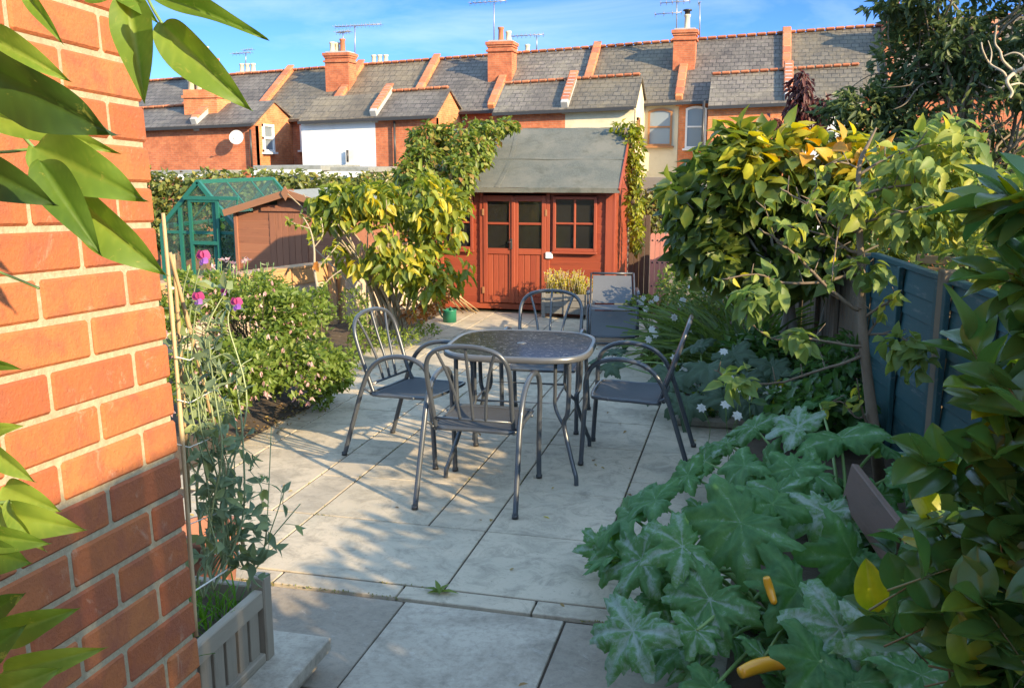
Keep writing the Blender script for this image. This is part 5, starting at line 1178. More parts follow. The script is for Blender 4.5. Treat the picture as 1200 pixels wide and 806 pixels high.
def apple():
    z = 5.0; tr = [G(1032, 568), C(1026, 520, 5.0), C(1020, 470, z), C(1013, 410, z), C(1010, 360, z), C(1009, 300, z), C(1006, 250, z), C(1007, 195, z), C(1018, 168, z), C(1027, 150, z)]
    T = plant('apple_tree', tr[0], 'slender fruit tree with bare crooked branches and sparse leaves in front of the big shrub', 'tree'); s = MB(); p = spl(tr, 5); s.tube(p, np.interp(np.arange(len(p)), [0, len(p)*.4, len(p)*.75, len(p)], [.036, .024, .013, .004]), 12, 0, .5)
    B = [([(1006, 272), (999, 270), (970, 259), (938, 234), (914, 221)], .011), ([(945, 240), (952, 228), (958, 214)], .007), ([(1008, 296), (995, 293), (968, 276), (921, 263)], .011), ([(1010, 362), (999, 360), (968, 335), (930, 297), (890, 268)], .014), ([(925, 292), (908, 280), (896, 238)], .006),
         ([(1009, 322), (997, 322), (959, 331), (917, 331), (888, 322), (845, 327)], .011), ([(1012, 405), (997, 405), (942, 396), (905, 396), (879, 379)], .009), ([(1014, 415), (990, 425), (959, 434), (909, 449), (867, 447), (837, 434)], .010), ([(1013, 372), (1030, 360), (1044, 352), (1056, 340)], .010), ([(1014, 395), (1030, 372), (1036, 350)], .008),
         ([(1016, 392), (1044, 392), (1065, 400), (1078, 418)], .007), ([(1007, 205), (1031, 190), (1060, 178), (1090, 168)], .009), ([(1006, 230), (1040, 220), (1080, 215), (1115, 200)], .009), ([(1006, 262), (1050, 250), (1095, 240)], .009), ([(1007, 198), (985, 190), (965, 196)], .006), ([(968, 276), (955, 250), (950, 236)], .005), ([(1005, 240), (985, 262), (978, 300), (975, 330)], .007), ([(1021, 480), (1005, 490), (985, 470), (960, 480)], .007), ([(1026, 520), (1010, 480), (1006, 455)], .009)]
    lf = MB()
    for q, r in B:
        dz = rng.uniform(-.35, .1); n = len(q); pp = spl([C(x, y, z+dz*i/(n-1)) for i, (x, y) in enumerate(q)], 5); pp += rng.normal(size=pp.shape)*.003*np.linspace(0, 1, len(pp))[:, None]; s.tube(pp, np.linspace(r, r*.35, len(pp)), 7, 0, rng.uniform(.3, 1))
        for j in range(3, len(pp)-1, 3):
            t = pp[j]+V((rng.normal()*.04, rng.normal()*.04, rng.uniform(.0, .09))); s.tube([pp[j], t], [.004, .002], 4, 0, .6)
        k = 9; idx = np.minimum(len(pp)-1, (len(pp)*(.6+.4*rng.random(k))).astype(int)); put_leaves(lf, T_OV, pp[idx], rng.normal(size=(k, 3))*.6-[0, 0, .7], rng.normal(size=(k, 3))+[0, -.4, .5], rng.uniform(.05, .08, k), .035, .2+.8*rng.random(k))
    s.build('trunk', M['barkr'], T)
    E_ = [EL(1015, 315, 4.9, 24, 22, .12), EL(1060, 405, 4.8, 24, 18, .12), EL(1072, 425, 4.8, 14, 20, .1), EL(1075, 200, 5.0, 48, 42, .35), EL(1060, 255, 4.95, 50, 28, .3), EL(1105, 175, 5.0, 30, 36, .3), EL(905, 335, 4.8, 18, 14, .1), EL(880, 350, 4.8, 14, 20, .1), EL(865, 445, 4.8, 18, 14, .1), EL(995, 235, 4.95, 18, 28, .15), EL(925, 265, 4.9, 12, 8, .08), EL(1120, 235, 5.0, 30, 38, .3), EL(940, 395, 4.8, 20, 10, .08)]
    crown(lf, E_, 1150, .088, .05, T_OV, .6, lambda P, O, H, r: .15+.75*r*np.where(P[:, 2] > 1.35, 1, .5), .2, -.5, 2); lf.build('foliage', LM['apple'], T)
apple()
def dark_tree():
    E_ = [EL(1072, 70, 13.5, 46, 44), EL(1130, 50, 13.2, 78, 62), EL(1200, 70, 12.8, 70, 85), EL(1015, 125, 13.4, 38, 22), EL(1055, 150, 13.5, 52, 40), EL(1120, 165, 13.2, 80, 62), EL(1190, 190, 12.8, 65, 80), EL(1050, 8, 13, 36, 9), EL(1000, 175, 13.6, 38, 28), EL(985, 130, 13.6, 26, 14), EL(1100, 240, 13, 90, 45), EL(1250, 30, 12.5, 80, 110), EL(1120, -20, 13, 90, 50), EL(1020, 225, 13.4, 60, 40), EL(1180, 280, 12.6, 80, 40)]; E_ = rag(E_, 40)
    base = V((C(1150, 330, 13)[0], C(1150, 330, 13)[1], -.5)); T = plant('dark_tree', base, 'tall dark-leaved tree filling the top right corner', 'tree'); lf = MB()
    crown(lf, E_, 23000, .16, .06, T_S, .25, lambda P, O, H, r: r*np.where(H > .2, 1, .5), .25, -.12, 1.1); lf.build('foliage', LM['dark'], T)
    s = MB(); s.tube(spl([base, C(1148, 260, 13.2), C(1138, 170, 13.3), C(1130, 90, 13.3), C(1140, 20, 13)], 5), np.linspace(.16, .05, 21), 9)
    twigs(s, C(1143, 240, 13.2), E_, 45, .03, seg=5, wob=.3); twigs(s, C(1130, 90, 13.2), E_, 30, .022, wob=.3); s.build('trunk', M['bark'], T)
dark_tree()
def bare_branch():
    T = plant('bare_branch', C(1230, 120, 11.2), 'pale leafless branch hanging in front of the dark tree at the right edge', 'branch'); s = MB(); z = 11.2
    for q, r in (([(1240, 60), (1205, 78), (1190, 85), (1180, 95), (1186, 108), (1183, 115)], .03), ([(1190, 85), (1176, 72), (1172, 60), (1166, 50), (1168, 30)], .018), ([(1180, 95), (1176, 85), (1160, 75), (1152, 60), (1150, 50)], .016), ([(1205, 78), (1198, 66), (1188, 62), (1176, 66)], .014), ([(1184, 100), (1196, 98), (1206, 104)], .014), ([(1160, 75), (1162, 62), (1158, 48)], .01)):
        p = spl([C(x, y, z+rng.uniform(-.1, .1)) for x, y in q], 5); s.tube(p, np.linspace(r, r*.5, len(p)), 7, 0, .8)
    s.build('twigs', M['barkp'], T)
bare_branch()
T = plant('purple_plum', AY(940, 200, 20), 'slim purple-leaved tree in front of the white rendered wing', 'tree'); lf = MB(); E_ = [EL(938, 108, 19, 12, 24), EL(936, 132, 19, 13, 16), EL(962, 128, 19, 10, 18), EL(906, 146, 19, 7, 8), EL(945, 155, 19, 20, 12)]
crown(lf, E_, 1300, .2, .07, T_S, 1.3, None, .1, -.6, 1); lf.build('foliage', LM['plum'], T); s = MB(); s.tube([AY(942, 300, 19), C(940, 150, 19), C(937, 85, 19)], [.06, .04, .015], 6); twigs(s, C(940, 165, 19), E_, 14, .02); s.build('trunk', M['bark'], T)
# mixed hedge beyond the fence on the right: its top sets the shade line across the patio
def hedge_right():
    T = plant('mixed_hedge', fpt(4)+_R*.5, 'loose sunlit hedge standing beyond the blue-green fence', 'hedge'); lf = MB(); E_ = []
    for z in np.arange(2.4, 6.6, .42):
        p = fpt(z)-fn_*.55; 
        for zz, ry in ((.55, .4), (1.1, .4), (1.52, .30)): E_.append((p+V((rng.normal()*.05, 0, zz+rng.uniform(-.06, .06))), .36, .34, ry))
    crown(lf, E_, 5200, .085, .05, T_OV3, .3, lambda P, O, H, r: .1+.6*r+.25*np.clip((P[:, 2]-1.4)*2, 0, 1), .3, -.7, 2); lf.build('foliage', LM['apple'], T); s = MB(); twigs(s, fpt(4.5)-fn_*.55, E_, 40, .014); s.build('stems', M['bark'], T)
hedge_right()
T = plant('dark_hedge', C(1130, 320, 9.5), 'dark green hedge low behind the slatted screen', 'hedge'); lf = MB()
crown(lf, [EL(1080, 320, 9.6, 60, 50), EL(1160, 315, 9.2, 70, 55), EL(1000, 330, 9.8, 60, 60), EL(1230, 300, 9, 60, 70)], 5000, .10, .05, T_S, .2); lf.build('foliage', LM['dark'], T)
# ------------------------------------------------------------ strap leaves, white flowers, low plants of the right border
def strap(name, px, py, n, L, label, spread=.7, base=None):
    b = G(px, py); T = plant(name, b, label, 'plant', None); lf = MB(); P = b+np.stack([rng.normal(size=n)*.16, rng.normal(size=n)*.16, np.zeros(n)], 1)
    D = rng.normal(size=(n, 3))*spread; D[:, 2] = rng.uniform(.6, 1.4, n); put_leaves(lf, T_BL, P, D, rng.normal(size=(n, 3))*.3+[0, 0, 1], L*rng.uniform(.6, 1.15, n), .022, rng.random(n)); lf.build('foliage', LM['strap'], T)
strap('strap_leaved_clump', 868, 440, 320, .98, 'clump of long arching strap leaves under the big shrub'); strap('strap_leaved_clump', 826, 425, 200, .70, 'smaller arching strap-leaved clump nearer the white flowered shrub')
def white_shrub(name, ells, n, label, lm, nf, fs=.035, L=.05, W=.025, base=None):
    T = plant(name, ells[0][0]*V((1, 1, 0)), label, 'flowering plant'); lf = MB(); P = crown(lf, ells, n, L, W, T_S, .1); lf.build('foliage', lm, T); fl = MB(); f = P@(-FG); c = P[f > np.quantile(f, .6)]; c = c[rng.choice(len(c), nf)]-FG*.10+V((0, 0, .07))
    for k in range(6):
        a = k*math.pi/3; put_leaves(fl, T_OV3, c, np.tile(_R*math.cos(a)+V((0, 0, 1))*math.sin(a)-FG*.25, (nf, 1)), np.tile(-FG, (nf, 1)), fs, fs*.7, rng.random(nf))
    fl.build('flowers', LM['white'], T); s = MB(); twigs(s, ells[0][0]*V((1, 1, 0)), ells, 14, .006); s.build('stems', M['stem'], T)
white_shrub('white_flowered_shrub', [EL(815, 345, 9.0, 34, 30), EL(790, 335, 9.4, 20, 22), EL(840, 350, 8.6, 30, 22)], 1700, 'light green shrub with white flowers below the salmon panel', LM['fuchsia'], 12, .04)
white_shrub('low_white_flowers', [EL(765, 355, 9.6, 24, 8), EL(745, 358, 9.6, 12, 6)], 500, 'low leafy plant with small white flowers beside the lounger', LM['fuchsia'], 5, .03)
white_shrub('cosmos_clump', [EL(790, 400, 8.2, 30, 26), EL(815, 440, 7.4, 38, 28), EL(775, 420, 8.2, 18, 18)], 2600, 'feathery green clump with pale white flowers near the patio edge', LM['strap'], 12, .035, .07, .006)
white_shrub('ground_flowers', [EL(850, 478, 6.6, 40, 14), EL(900, 470, 6.4, 40, 16)], 900, 'dark ground plants with white star flowers by the right chair', LM['laurel'], 9, .035, .07, .035)
T = plant('white_cosmos', G(800, 470), 'scattered pale white cosmos flowers on thin stems at the bed edge', 'flowering plant'); fl = MB(); s = MB()
for (px, py, z) in ((810, 336, 8.3), (757, 362, 8.8), (769, 350, 8.9), (764, 386, 7.8), (760, 398, 7.6), (768, 392, 7.7), (848, 412, 6.5), (822, 478, 5.9), (850, 474, 5.6), (868, 455, 5.7), (877, 462, 5.6), (856, 444, 5.9), (790, 372, 7.8), (800, 352, 8.2), (864, 487, 5.5)):
    c = C(px, py, z); g = c*V((1, 1, 0))+FG*.1+V((rng.normal()*.05, 0, .02)); s.tube(spl([g, (g+c)/2+rng.normal(size=3)*.02, c], 4), .0022, 5); tl = unit(-FG+rng.normal(size=3)*.4+V((0, 0, .5))); X = unit(np.cross(tl, (0, 0, 1))); Z = np.cross(X, tl)
    fl = MB()
    for k in range(7): a = k*math.pi*2/7; put_leaves(fl, T_OV3, [c], [X*math.cos(a)+Z*math.sin(a)+tl*.15], [tl], .034, .024, [rng.random()])
    fl.build('flower', LM['white'], T)
s.build('stems', M['stem'], T)
# ------------------------------------------------------------ squash plants
def squash_t(seed, cup=.25):
    r = np.random.default_rng(seed); nr, na = 11, 90; v = [(0, 0, 0)]; rr_ = [.3]
    ph = r.uniform(0, 6, 6); av = [math.pi/2+k*math.radians(52+4*r.random()) for k in (-2, -1, 0, 1, 2)]
    for i in range(1, nr+1):
        q = i/nr
        for j in range(na):
            a = 2*math.pi*j/na; x = (a-math.pi*1.5) % (2*math.pi); x = x if x < math.pi else x-2*math.pi   # 0 at the stalk (-y)
            dv = min(abs((a-b+math.pi) % (2*math.pi)-math.pi) for b in av); lob = .63+.43*math.exp(-(dv/.31)**2)+.03*math.sin(11*a+ph[0])+.045*math.sin(21*a+ph[5])+(.03 if j % 2 else -.03)
            notch = 1-.6*math.exp(-(x/.24)**2); rad = q*(1+(lob*notch-1)*q**.55)
            vein = math.exp(-(dv/.12)**2); side = math.sin(dv*16-q*9)
            nz_ = noise.noise(Vector((rad*math.cos(a)*2.2, rad*math.sin(a)*2.2, seed*7.3)))+.35*noise.noise(Vector((rad*math.cos(a)*7, rad*math.sin(a)*7, seed*3.1)))
            X_ = rad*math.cos(a); Y_ = rad*math.sin(a)
            z = .30*abs(X_)*(1-.35*q)-cup*(max(Y_+.2, 0)**2)-.10*vein*q*(1-.5*q)+.05*q*min(dv/.4, 1)+.025*side*q*(1-vein)+.13*nz_*q**1.2+.07*q**4*math.sin(9*a+ph[3])-.18*q**5
            rr_.append(.30*min(1, vein*1.1+.35*max(side, 0)*(1-vein)+.12)*(1-.55*q**3))
            v.append((rad*math.cos(a)*.5, rad*math.sin(a)*.5, z*.5))
    f3 = [(0, 1+j, 1+(j+1) % na) for j in range(na)]; f4 = [(1+i*na+j, 1+(i+1)*na+j, 1+(i+1)*na+(j+1) % na, 1+i*na+(j+1) % na) for i in range(nr-1) for j in range(na)]
    return (np.array(v), [np.array(f3), np.array(f4)], np.array(rr_))
SQ = [squash_t(i, .1+.10*i) for i in range(5)]
def squash(name, base, leaves, label, lm, stemr=.009, group=None, extra=16):
    T = plant(name, base, label, 'vegetable plant', group); lf = MB(); s = MB()
    for (px, py, h, dia, tx, ty) in leaves:
        c = G(px, py, h); N = unit(V((0, 0, 1))+_R*tx-FG*ty+rng.normal(size=3)*.22); out = c-base; out[2] = 0; D = unit(out+rng.normal(size=3)*.1*np.linalg.norm(out))
        D = unit(D-N*(D@N)); X = np.cross(D, N); r = rng.random()
        dia *= 1.03; tq = SQ[rng.integers(5)]; lf.addm(tq[:2], c[None], (X*dia)[None], (D*dia*.95)[None], (N*dia)[None], r*.45+tq[2])
        b = base+V((rng.normal()*.06, rng.normal()*.06, .02)); m_ = b+(c-b)*.5+V((0, 0, -.02+.12*rng.random())); s.tube(spl([b, m_, c+V((0, 0, -.003))], 7), np.linspace(stemr*1.2, stemr*.65, 15), 8, 0, rng.random())
    for i in range(extra):     # smaller inner leaves between the big ones
        (px, py, h, dia, tx, ty) = leaves[rng.integers(len(leaves))]; c = G(px, py, h); c = base+(c-base)*rng.uniform(.45, .95)+V((rng.normal()*.12, rng.normal()*.12, 0)); c[2] = rng.uniform(.08, .26); dia = rng.uniform(.14, .24)
        N = unit(V((0, 0, 1))+rng.normal(size=3)*.45-FG*.4); D = unit(np.cross(N, rng.normal(size=3))); X = np.cross(D, N); tq = SQ[rng.integers(5)]; lf.addm(tq[:2], c[None], (X*dia)[None], (D*dia)[None], (N*dia)[None], rng.random()*.4+tq[2])
        b = base+V((rng.normal()*.1, rng.normal()*.1, .02)); s.tube(spl([b, b+(c-b)*.5+V((0, 0, .12)), c], 6), np.linspace(stemr*1.1, stemr*.6, 13), 7, 0, rng.random())
    lf.build('foliage', lm, T); s.build('stalks', M['stem'], T); return T
b1 = G(915, 742); b2 = G(985, 640); b3 = G(1010, 800)
squash('courgette_plant', b1, [(722, 648, .22, .28, -.7, .4), (708, 632, .16, .22, -.6, .3), (738, 602, .38, .36, -.5, .3), (768, 585, .45, .30, -.2, .3), (752, 655, .30, .34, -.6, .5), (742, 738, .22, .36, -.5, .5), (800, 640, .42, .30, .1, .5), (868, 612, .50, .44, -.15, .75), (905, 590, .5, .34, .5, .5), (832, 702, .30, .36, -.1, .5), (935, 690, .36, .36, .3, .5), (795, 760, .12, .26, -.3, .3), (835, 806, .16, .2, 0, .5), (925, 812, .1, .2, .2, .7), (775, 700, .14, .2, -.3, .4), ],
       'spreading courgette plant with silver-marbled leaves at the front of the bed', LM['squash'])
squash('courgette_plant', b2, [(985, 512, .50, .46, -.1, .35), (935, 500, .52, .30, -.4, .4), (930, 548, .48, .30, -.2, .5), (872, 545, .44, .30, -.4, .3), (1062, 560, .40, .32, .5, .4), (1000, 655, .36, .40, .2, .8), (852, 518, .30, .30, -.3, .5), (826, 540, .22, .28, -.4, .4), (884, 500, .38, .3, -.1, .5), (806, 556, .3, .26, -.5, .3), (968, 600, .44, .32, .1, .5), (1075, 620, .36, .30, .4, .4), (910, 575, .40, .30, -.3, .4), (1035, 520, .4, .30, .3, .3), (1090, 545, .32, .3, .3, .3), (1045, 690, .3, .3, .3, .5), (1012, 608, .3, .28, .1, .5), (1030, 580, .34, .28, .3, .5), (955, 555, .4, .28, .1, .6), (900, 540, .34, .26, -.2, .5), (960, 470, .4, .24, -.1, .4)],
       'courgette plant with broad pale leaves growing round the fruit tree trunk', LM['squash'])
squash('courgette_plant', b3, [(985, 735, .34, .36, .1, .6), (1040, 750, .34, .32, .3, .5), (960, 775, .3, .3, -.1, .5), (1080, 790, .3, .3, .3, .4), (1060, 720, .26, .3, .3, .4), (1000, 800, .26, .3, 0, .5), (1110, 730, .3, .3, .2, .3)],
       'courgette plant at the bottom right beside the laurel', LM['squash'])
b4 = G(835, 470); squash('bluish_vegetable_plant', b4, [(790, 440, .32, .34, -.4, .4), (830, 430, .4, .36, -.1, .5), (870, 445, .38, .32, .2, .5), (805, 470, .2, .32, -.4, .4), (850, 465, .28, .34, .1, .5), (770, 455, .2, .28, -.5, .3), (885, 470, .25, .3, .3, .4), (820, 405, .4, .3, 0, .4), (860, 415, .45, .3, .1, .4), (905, 430, .4, .32, .2, .5), (940, 440, .35, .3, .2, .5), (965, 455, .3, .3, .1, .5), (920, 460, .2, .3, 0, .5), (700, 420, .12, .2, -.2, .3), (722, 412, .14, .22, -.2, .3), (735, 402, .1, .2, 0, .3)], 'shaded plant with bluish-green crinkled leaves behind the right chair', LM['squash_d'], .007)
T = plant('shaded_undergrowth', G(960, 480), 'dark leafy undergrowth under the fruit tree and big shrub', 'undergrowth'); lf = MB()
crown(lf, [EL(1000, 440, 6.4, 60, 45), EL(960, 480, 5.8, 60, 35), EL(900, 420, 7.4, 60, 30), EL(1030, 640, 3.9, 50, 35), EL(1110, 680, 3.0, 60, 60), EL(1120, 600, 3.9, 40, 40)], 2600, .09, .05, T_OV3, .2, lambda P, O, H, r: r*.55, .2, -.6); lf.build('foliage', LM['laurel'], T)
# courgettes and flowers
def courgette(pts, r, label, lying=True):
    o = MB(); p = spl(pts, 6); n = len(p); t = np.linspace(0, 1, n); rad = r*(.55+.45*np.sin(math.pi*np.clip(t*.8+.15, 0, 1)))*np.where(t > .97, .5, 1); o.tube(p, rad, 12, 0, rng.random()); tag(o.build('courgette', LM['courg']), label, 'courgette', 'yellow courgettes in the bed')
courgette([G(868, 788, .22), G(885, 781, .225), G(905, 777, .23), G(926, 778, .235)], .024, 'long yellow courgette lying at the very front of the bed')
courgette([G(835, 653, .16), G(842, 660, .13), G(852, 662, .10)], .016, 'small orange-yellow courgette at the left among the leaves'); courgette([G(898, 676, .42), G(902, 690, .38), G(908, 708, .34)], .015, 'upright slim courgette below the biggest leaf'); courgette([G(922, 716, .3), G(932, 740, .26), G(945, 768, .2)], .015, 'thin yellow courgette hanging above the lying one')
fw = MB()
for (px, py, h) in ((855, 652, .2), (1058, 538, .3), (930, 512, .42)):
    c = G(px, py, h)
    for k in range(5): a = k*1.257; put_leaves(fw, T_OV3, [c], [(math.cos(a), math.sin(a), .7)], [(0, 0, 1)], .06, .035, [.9])
tag(fw.build('courgette_flower', M['yleaf']), 'open yellow courgette flowers deep between the leaves', 'flowers')
# ------------------------------------------------------------ laurel at the right edge, close to the camera
def laurel():
    base = C(1235, 560, 1.75)*V((1, 1, 0)); T = plant('laurel_bush', base, 'glossy laurel bush close to the camera down the right edge', 'bush'); lf = MB(); s = MB()
    E_ = [(1225, 255, 1.45, 55, 45), (1180, 290, 1.6, 35, 40), (1225, 345, 1.5, 50, 50), (1215, 420, 1.55, 65, 60), (1200, 500, 1.55, 70, 60), (1185, 575, 1.6, 75, 50), (1145, 640, 1.75, 75, 60), (1185, 690, 1.65, 90, 70), (1125, 750, 1.8, 75, 60), (1205, 790, 1.6, 90, 60), (1270, 400, 1.5, 70, 150), (1270, 600, 1.5, 70, 150)]
    E_ = [EL(*e, .16) for e in E_]
    for e, n in zip(E_, [12, 10, 20, 30, 34, 36, 40, 52, 40, 40, 45, 45]):
        k = 0
        while k < n:
            d = unit(rng.normal(size=3)*[.8, .5, .6]+[0, 0, .9]-_R*.3); c = e[0]+(_R*rng.uniform(-1, 1)*e[1]+FG*rng.uniform(-1, 1)*e[2]+V((0, 0, 1))*rng.uniform(-1, 1)*e[3])*.8; L = .13; a = c-d*L*.5; s.tube(spl([a-d*.05, a, c, c+d*L*.45], 4), np.linspace(.0024, .0012, 13), 6, 0, .2+.4*rng.random())
            m = rng.integers(6, 9)
            for q in range(m):
                p = a+d*L*(.1+q*.13); ang = q*2.4+rng.normal()*.3; s0 = unit(np.cross(d, (0.3, .5, .2))); sd_ = s0*math.cos(ang)+np.cross(d, s0)*math.sin(ang); D = sd_+d*(.5+.16*q)+V((0, 0, .12)); N = unit(V((0, 0, 1))*1.0-FG*.25+d*.5+rng.normal(size=3)*.2); z_ = rng.random(); r = .05+.5*z_+(.22 if q >= m-2 else 0)
                if rng.random() < .04: r = .97
                put_leaves(lf, T_LAU, [p], [D], [N], rng.uniform(.075, .11), rng.uniform(.055, .074), [min(r, 1)]); k += 1
    s.tube(spl([base, C(1240, 600, 1.72), C(1228, 450, 1.62), C(1215, 300, 1.55)], 6), np.linspace(.016, .004, 19), 8, 0, .6); s.tube(spl([base+V((-.05, .1, 0)), C(1190, 700, 1.85), C(1195, 560, 1.8), C(1190, 400, 1.7)], 6), np.linspace(.012, .003, 19), 8, 0, .6)
    lf.build('foliage', LM['laurel'], T); s.build('stems', M['stemr'], T)
M['stemr'] = col('reddish_stem', [(.10, .07, .03), (.14, .16, .05)], .6)
laurel()
# unseen hedge added right of camera to keep sun off the front paving
T = plant('shade_hedge', (2.25, 1.6, 0), 'leafy hedge added out of view to shade the front paving', 'hedge'); lf = MB(); E_ = []

for y in np.arange(.8, 2.5, .25):
    for zz in (.3, .7, 1.1, 1.5): E_.append((V((2.25, y, zz)), .22, .3, .3))
crown(lf, E_, 8000, .11, .065, T_OV3, .2, lambda P, O, H, r: .1+.5*r, .1, -.9, 2); lf.build('foliage', LM['laurel'], T); s = MB(); twigs(s, (2.25, 1.6, 0), E_, 20, .02); s.build('stems', M['bark'], T)
# ------------------------------------------------------------ sweet peas, canes and grass in the near planter
def canes():
    for i, (a, b, lab) in enumerate((((230, 745, 2.28), (191, 250, 2.3), 'upright bamboo cane next to the brick corner'), ((289, 655, 2.62), (199, 296, 2.35), 'bamboo cane slanting from the back of the planter to the tied top'), ((222, 600, 2.5), (203, 298, 2.36), 'thin paler bamboo cane behind the other two'))):
        A = C(*a); B = C(*b); m = MB(); m.tube(spl([A, (A+B)/2+V((.004, 0, .0)), B], 6), [.0055, .0055, .0068, .0055, .0055, .0055, .0068, .005, .005, .006, .005, .005, .0048], 9, 0, rng.random()); tag(m.build('bamboo_cane', M['cane']), lab, 'cane', 'canes in the wooden planter')
    t = MB(); t.tube(spl([C(228, 692, 2.28), C(250, 678, 2.35), C(272, 662, 2.5), C(280, 648, 2.58), C(268, 645, 2.68), C(240, 652, 2.55)], 6), .0022, 6)
    for y in (418, 468, 520, 610): t.tube([C(206, y, 2.27), C(222, y+4, 2.3), C(240+rng.uniform(0, 25), y-12, 2.45)], .0015, 5)
    t.tube([C(y_, 335+i, 2.33) for i, y_ in enumerate((194, 203, 194, 204))], .003, 5); tag(t.build('white_twine', M['twine']), 'white garden twine looped round the canes', 'twine')
canes()
def peas():
    base = V((PLX-.25, PLY-.4, PLZ-.1)); T = plant('sweet_pea', base, 'straggling grey-green sweet pea climbing the canes with magenta flowers', 'climbing plant'); s = MB(); lf = MB(); fl = MB(); fv = MB()
    starts = [(238, 700, 2.35), (250, 690, 2.4), (262, 680, 2.45), (272, 668, 2.5), (245, 672, 2.55)]; tops = [(236, 305, 2.4), (231, 350, 2.35), (276, 358, 2.45), (222, 312, 2.4), (262, 345, 2.4), (245, 400, 2.3), (295, 420, 2.5), (230, 440, 2.25), (270, 470, 2.5), (318, 500, 2.55), (335, 570, 2.5), (352, 590, 2.5), (300, 560, 2.5), (225, 500, 2.3), (255, 520, 2.4), (240, 590, 2.35), (290, 600, 2.5), (285, 500, 2.45), (218, 400, 2.3), (250, 360, 2.4), (312, 615, 2.45), (262, 440, 2.4), (240, 470, 2.35), (275, 540, 2.5)]
    for i, t in enumerate(tops):
        a = C(*starts[i % 5]); b = C(*t); mids = []
        for q in (.3, .6, .85): mids.append(a+(b-a)*q+rng.normal(size=3)*.025)
        if t[0] > 310: mids = [C(270, 640, 2.5), C(290, 668, 2.5), C(310, 640, 2.5)]
        p = spl([a]+mids+[b], 6); s.tube(p, np.linspace(.0032, .0014, len(p)), 6, 0, rng.random())
        n = 8 if t[0] <= 310 else 7
        for k in range(n):
            j = int(len(p)*(.2+.78*rng.random())); q = p[min(j, len(p)-1)]; dd = unit(rng.normal(size=3)+V((0, 0, .2))); e = q+dd*.03; s.tube([q, e], .001, 4, 0, .8)
            for sg in (-1, 1): put_leaves(lf, T_LAN, [e], [dd+sg*.9*unit(np.cross(dd, rng.normal(size=3)))], [rng.normal(size=3)+V((0, -.5, .8))], rng.uniform(.03, .058), rng.uniform(.014, .026), [rng.random()])
            if k % 4 == 0:
                tt = np.linspace(0, 5, 14); s.tube(e+np.stack([.01*np.sin(tt*2), .01*np.cos(tt*2), .006*tt], 1), .0007, 4, 0, .8)
    for (px, py, z, sz) in ((238, 303, 2.38, 1.0), (232, 351, 2.33, .9), (277, 357, 2.43, .9), (262, 343, 2.42, .5)):
        c = C(px, py, z); fl = MB(); fv = MB()
        for sg in (-1, 1): put_leaves(fl, T_RND, [c], [_R*sg*.6+V((0, 0, 1))], [-FG+_R*sg*.5], .024*sz, .027*sz, [rng.random()]); put_leaves(fv, T_RND, [c-FG*.006], [_R*(sg*.5+.5)-V((0, 0, .6))-FG*.4], [-FG+_R*sg*.7], .019*sz, .018*sz, [rng.random()])
        o = fl.build('flower', LM['magenta'], T); fv.build('lower_petal', LM['violet'], o)
    s.build('stems', M['peast'], T); lf.build('foliage', LM['pea'], T)
M['peast'] = col('pale_green_stem', [(.17, .22, .10), (.28, .33, .17)], .6)
peas()
T = plant('planter_grass', (PLX-.25, PLY-.35, PLZ-.1), 'tuft of bright green grass inside the wooden planter', 'grass tuft'); lf = MB(); n = 520; P = np.stack([rng.uniform(PLX-PLW+.06, PLX-.06, n), rng.uniform(PLY-PLL+.08, PLY-.08, n), np.full(n, PLZ-.11)], 1); D = rng.normal(size=(n, 3))*.25; D[:, 2] = 1
put_leaves(lf, T_BL, P, D, rng.normal(size=(n, 3))+[0, 0, .6], rng.uniform(.08, .19, n), .006, rng.random(n)); lf.build('foliage', LM['grass'], T)
T = plant('joint_weed', G(515, 693), 'small weed growing out of the joint between the paving slabs', 'weed'); lf = MB(); c = G(515, 694, .0); 
put_leaves(lf, T_LAN, [c]*7, [(-1, .1, .5), (1, 0, .4), (-.4, .5, .9), (.5, .6, .8), (.2, -.6, .5), (-.8, -.3, .3), (.9, .5, .3)], [(0, 0, 1)]*7, [.07, .085, .06, .055, .045, .05, .05], .024, [.2, .5, .3, .4, .2, .6, .3]); lf.build('foliage', LM['fuchsia'], T)
s_ = MB(); s_.box(G(832, 494, .03), (.5, .12, .07), None, 0, .2, .02); tag(s_.build('edging_stone', M['worn']), 'dark worn edging stone at the corner of the right bed', 'stone')
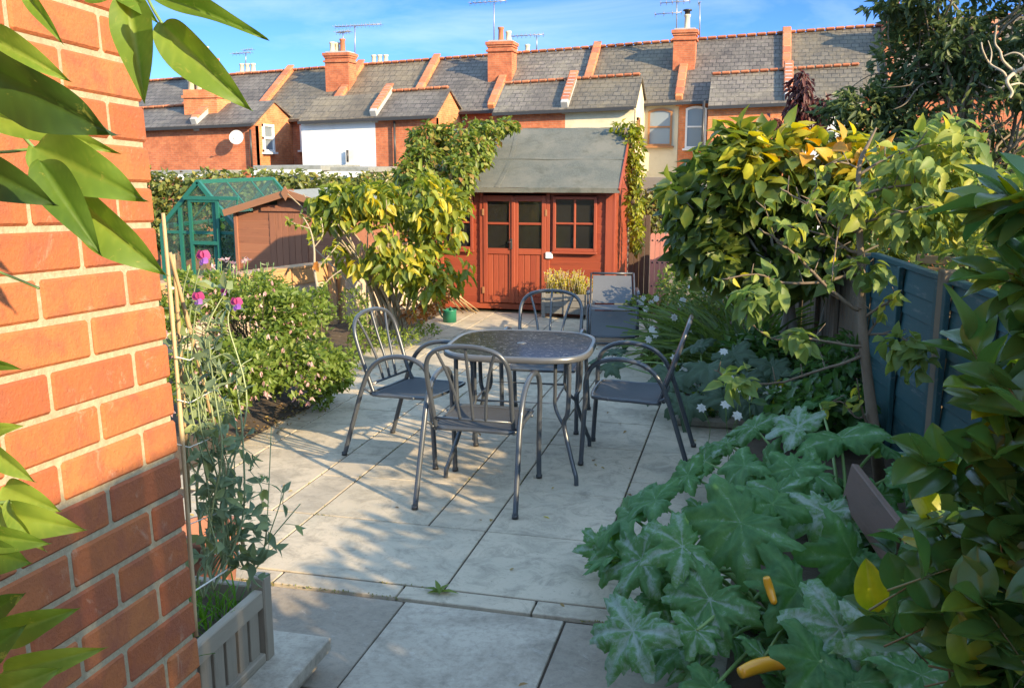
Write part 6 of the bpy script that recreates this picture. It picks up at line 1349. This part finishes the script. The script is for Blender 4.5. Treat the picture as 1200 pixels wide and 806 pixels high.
# ------------------------------------------------------------ climber leaves reaching in over the near wall
def climber():
    T = plant('wall_climber', C(-60, 200, .85), 'climber with long bright green leaves hanging in at the left edge', 'climbing plant'); lf = MB(); s = MB()
    #       base px, tip px, z, width px, rnd, normal tilt (right, towards camera, up)
    Ls = [((150, -8), (166, 114), .95, 44, .72, (.5, 1, .2)), ((188, 27), (284, 128), .92, 46, .75, (-.5, .9, .6)), ((176, -6), (308, 33), .9, 26, .62, (0, .7, .9)), ((-30, 72), (138, 165), .62, 74, .12, (.1, .45, -1)), ((-30, 128), (125, 172), .8, 36, .85, (0, .8, .6)),
          ((38, 172), (174, 237), .78, 62, .7, (0, .9, .4)), ((92, 232), (181, 327), .8, 52, .75, (-.4, .9, .3)), ((46, 188), (112, 292), .76, 44, .45, (.7, .7, .2)), ((-25, 195), (52, 238), .72, 46, .15, (0, .8, .3)), ((-20, 40), (70, 86), .85, 34, .8, (0, .8, .8)), ((28, -12), (66, 44), .9, 16, .7, (.4, .8, .2)), ((130, -25), (178, 20), .95, 26, .7, (0, .8, .6)), ((100, 0), (170, -30), .95, 26, .6, (0, .8, .6)), ((-10, 425), (16, 432), .8, 12, .6, (0, .8, .6)),
          ((0, 600), (90, 624), .85, 40, .9, (0, .7, .8)), ((4, 570), (62, 600), .88, 34, .95, (0, .6, .9)), ((-15, 645), (26, 662), .8, 40, .45, (.2, .8, .5)), ((-15, 520), (32, 566), .86, 24, .95, (.3, .8, .4)), ((0, 590), (46, 648), .87, 22, .85, (.5, .7, .3)), ((-12, 505), (18, 500), .86, 16, .9, (0, .8, .6)), ((10, 585), (30, 640), .84, 20, .8, (-.5, .7, .3)), ((-20, 625), (48, 640), .8, 30, .7, (0, .7, .7)),
          ((-5, 746), (80, 718), .85, 36, .7, (0, .7, .8)), ((2, 788), (112, 765), .82, 34, .88, (0, .6, .9)), ((-25, 770), (20, 740), .8, 36, .35, (.2, .8, .4)), ((-10, 815), (60, 790), .8, 40, .8, (0, .8, .6)), ((-10, 715), (20, 700), .86, 26, .3, (0, .8, .4))]
    for (a, b, z, w_, r, t) in Ls:
        A = C(*a, z); B = C(*b, z-.02); L = np.linalg.norm(B-A); put_leaves(lf, T_CLI if w_ < 60 else T_CLI2, [A], [B-A], [_R*t[0]*.6-FG*1.1+V((0, 0, t[2]*.35))], L*.95, w_*z/FPX*1.2, [min(1, r*1.12)])
    for q, r in (([(-30, 180), (10, 178), (40, 176), (60, 190), (95, 232)], .0016), ([(165, -20), (178, 8), (190, 28)], .0014), ([(-40, 600), (-10, 590), (15, 588)], .0016), ([(-40, 780), (-10, 770), (10, 760)], .0016), ([(-40, 60), (20, 150), (45, 180), (50, 195)], .0016), ([(-10, 315), (20, 327), (46, 338)], .0012)):
        s.tube(spl([C(x, y, .84) for x, y in q], 5), r, 6)
    s.tube(spl([C(-60, -60, .9), C(-70, 200, .85), C(-50, 500, .85), C(-60, 850, .85)], 8), .006, 8)
    s.build('stems', M['stem'], T); lf.build('foliage', LM['climber'], T)
climber()

# a few leaves blown over the slabs
lt = MB(); n = 70; P = np.stack([rng.uniform(-3.2, .0, n), rng.uniform(2.6, 9.5, n), np.full(n, .007)], 1)
put_leaves(lt, T_OV3, P, rng.normal(size=(n, 3))*[1, 1, .1], rng.normal(size=(n, 3))*.2+[0, 0, 1], rng.uniform(.02, .04, n), rng.uniform(.01, .02, n), rng.random(n))
tag(lt.build('blown_leaves', M['litter']), 'small dry leaves scattered over the paving', 'leaf litter', kind='stuff')
ms = MB(); n = 2600; jx = rng.choice([-2.12, -1.5, -1.2, -.6, -2.36, -2.92, 0.0], n); P = np.stack([jx+rng.normal(size=n)*.004, rng.uniform(3.6, 10.5, n), np.full(n, -.006)], 1); P2 = np.stack([rng.uniform(-2.1, .0, 700), rng.choice([3.56, 3.44, 4.22], 700)+rng.normal(size=700)*.004, np.full(700, -.006)], 1); P = np.concatenate([P, P2]); keep = np.array([noise.noise(Vector(p)*2.5) > .12 for p in P]); P = P[keep]; n = len(P)
put_leaves(ms, T_S, P, rng.normal(size=(n, 3))+[0, 0, .6], rng.normal(size=(n, 3)), rng.uniform(.006, .016, n), .006, rng.random(n)); tag(ms.build('joint_moss', LM['hedge']), 'moss growing in the joints between the slabs', 'moss', kind='stuff')
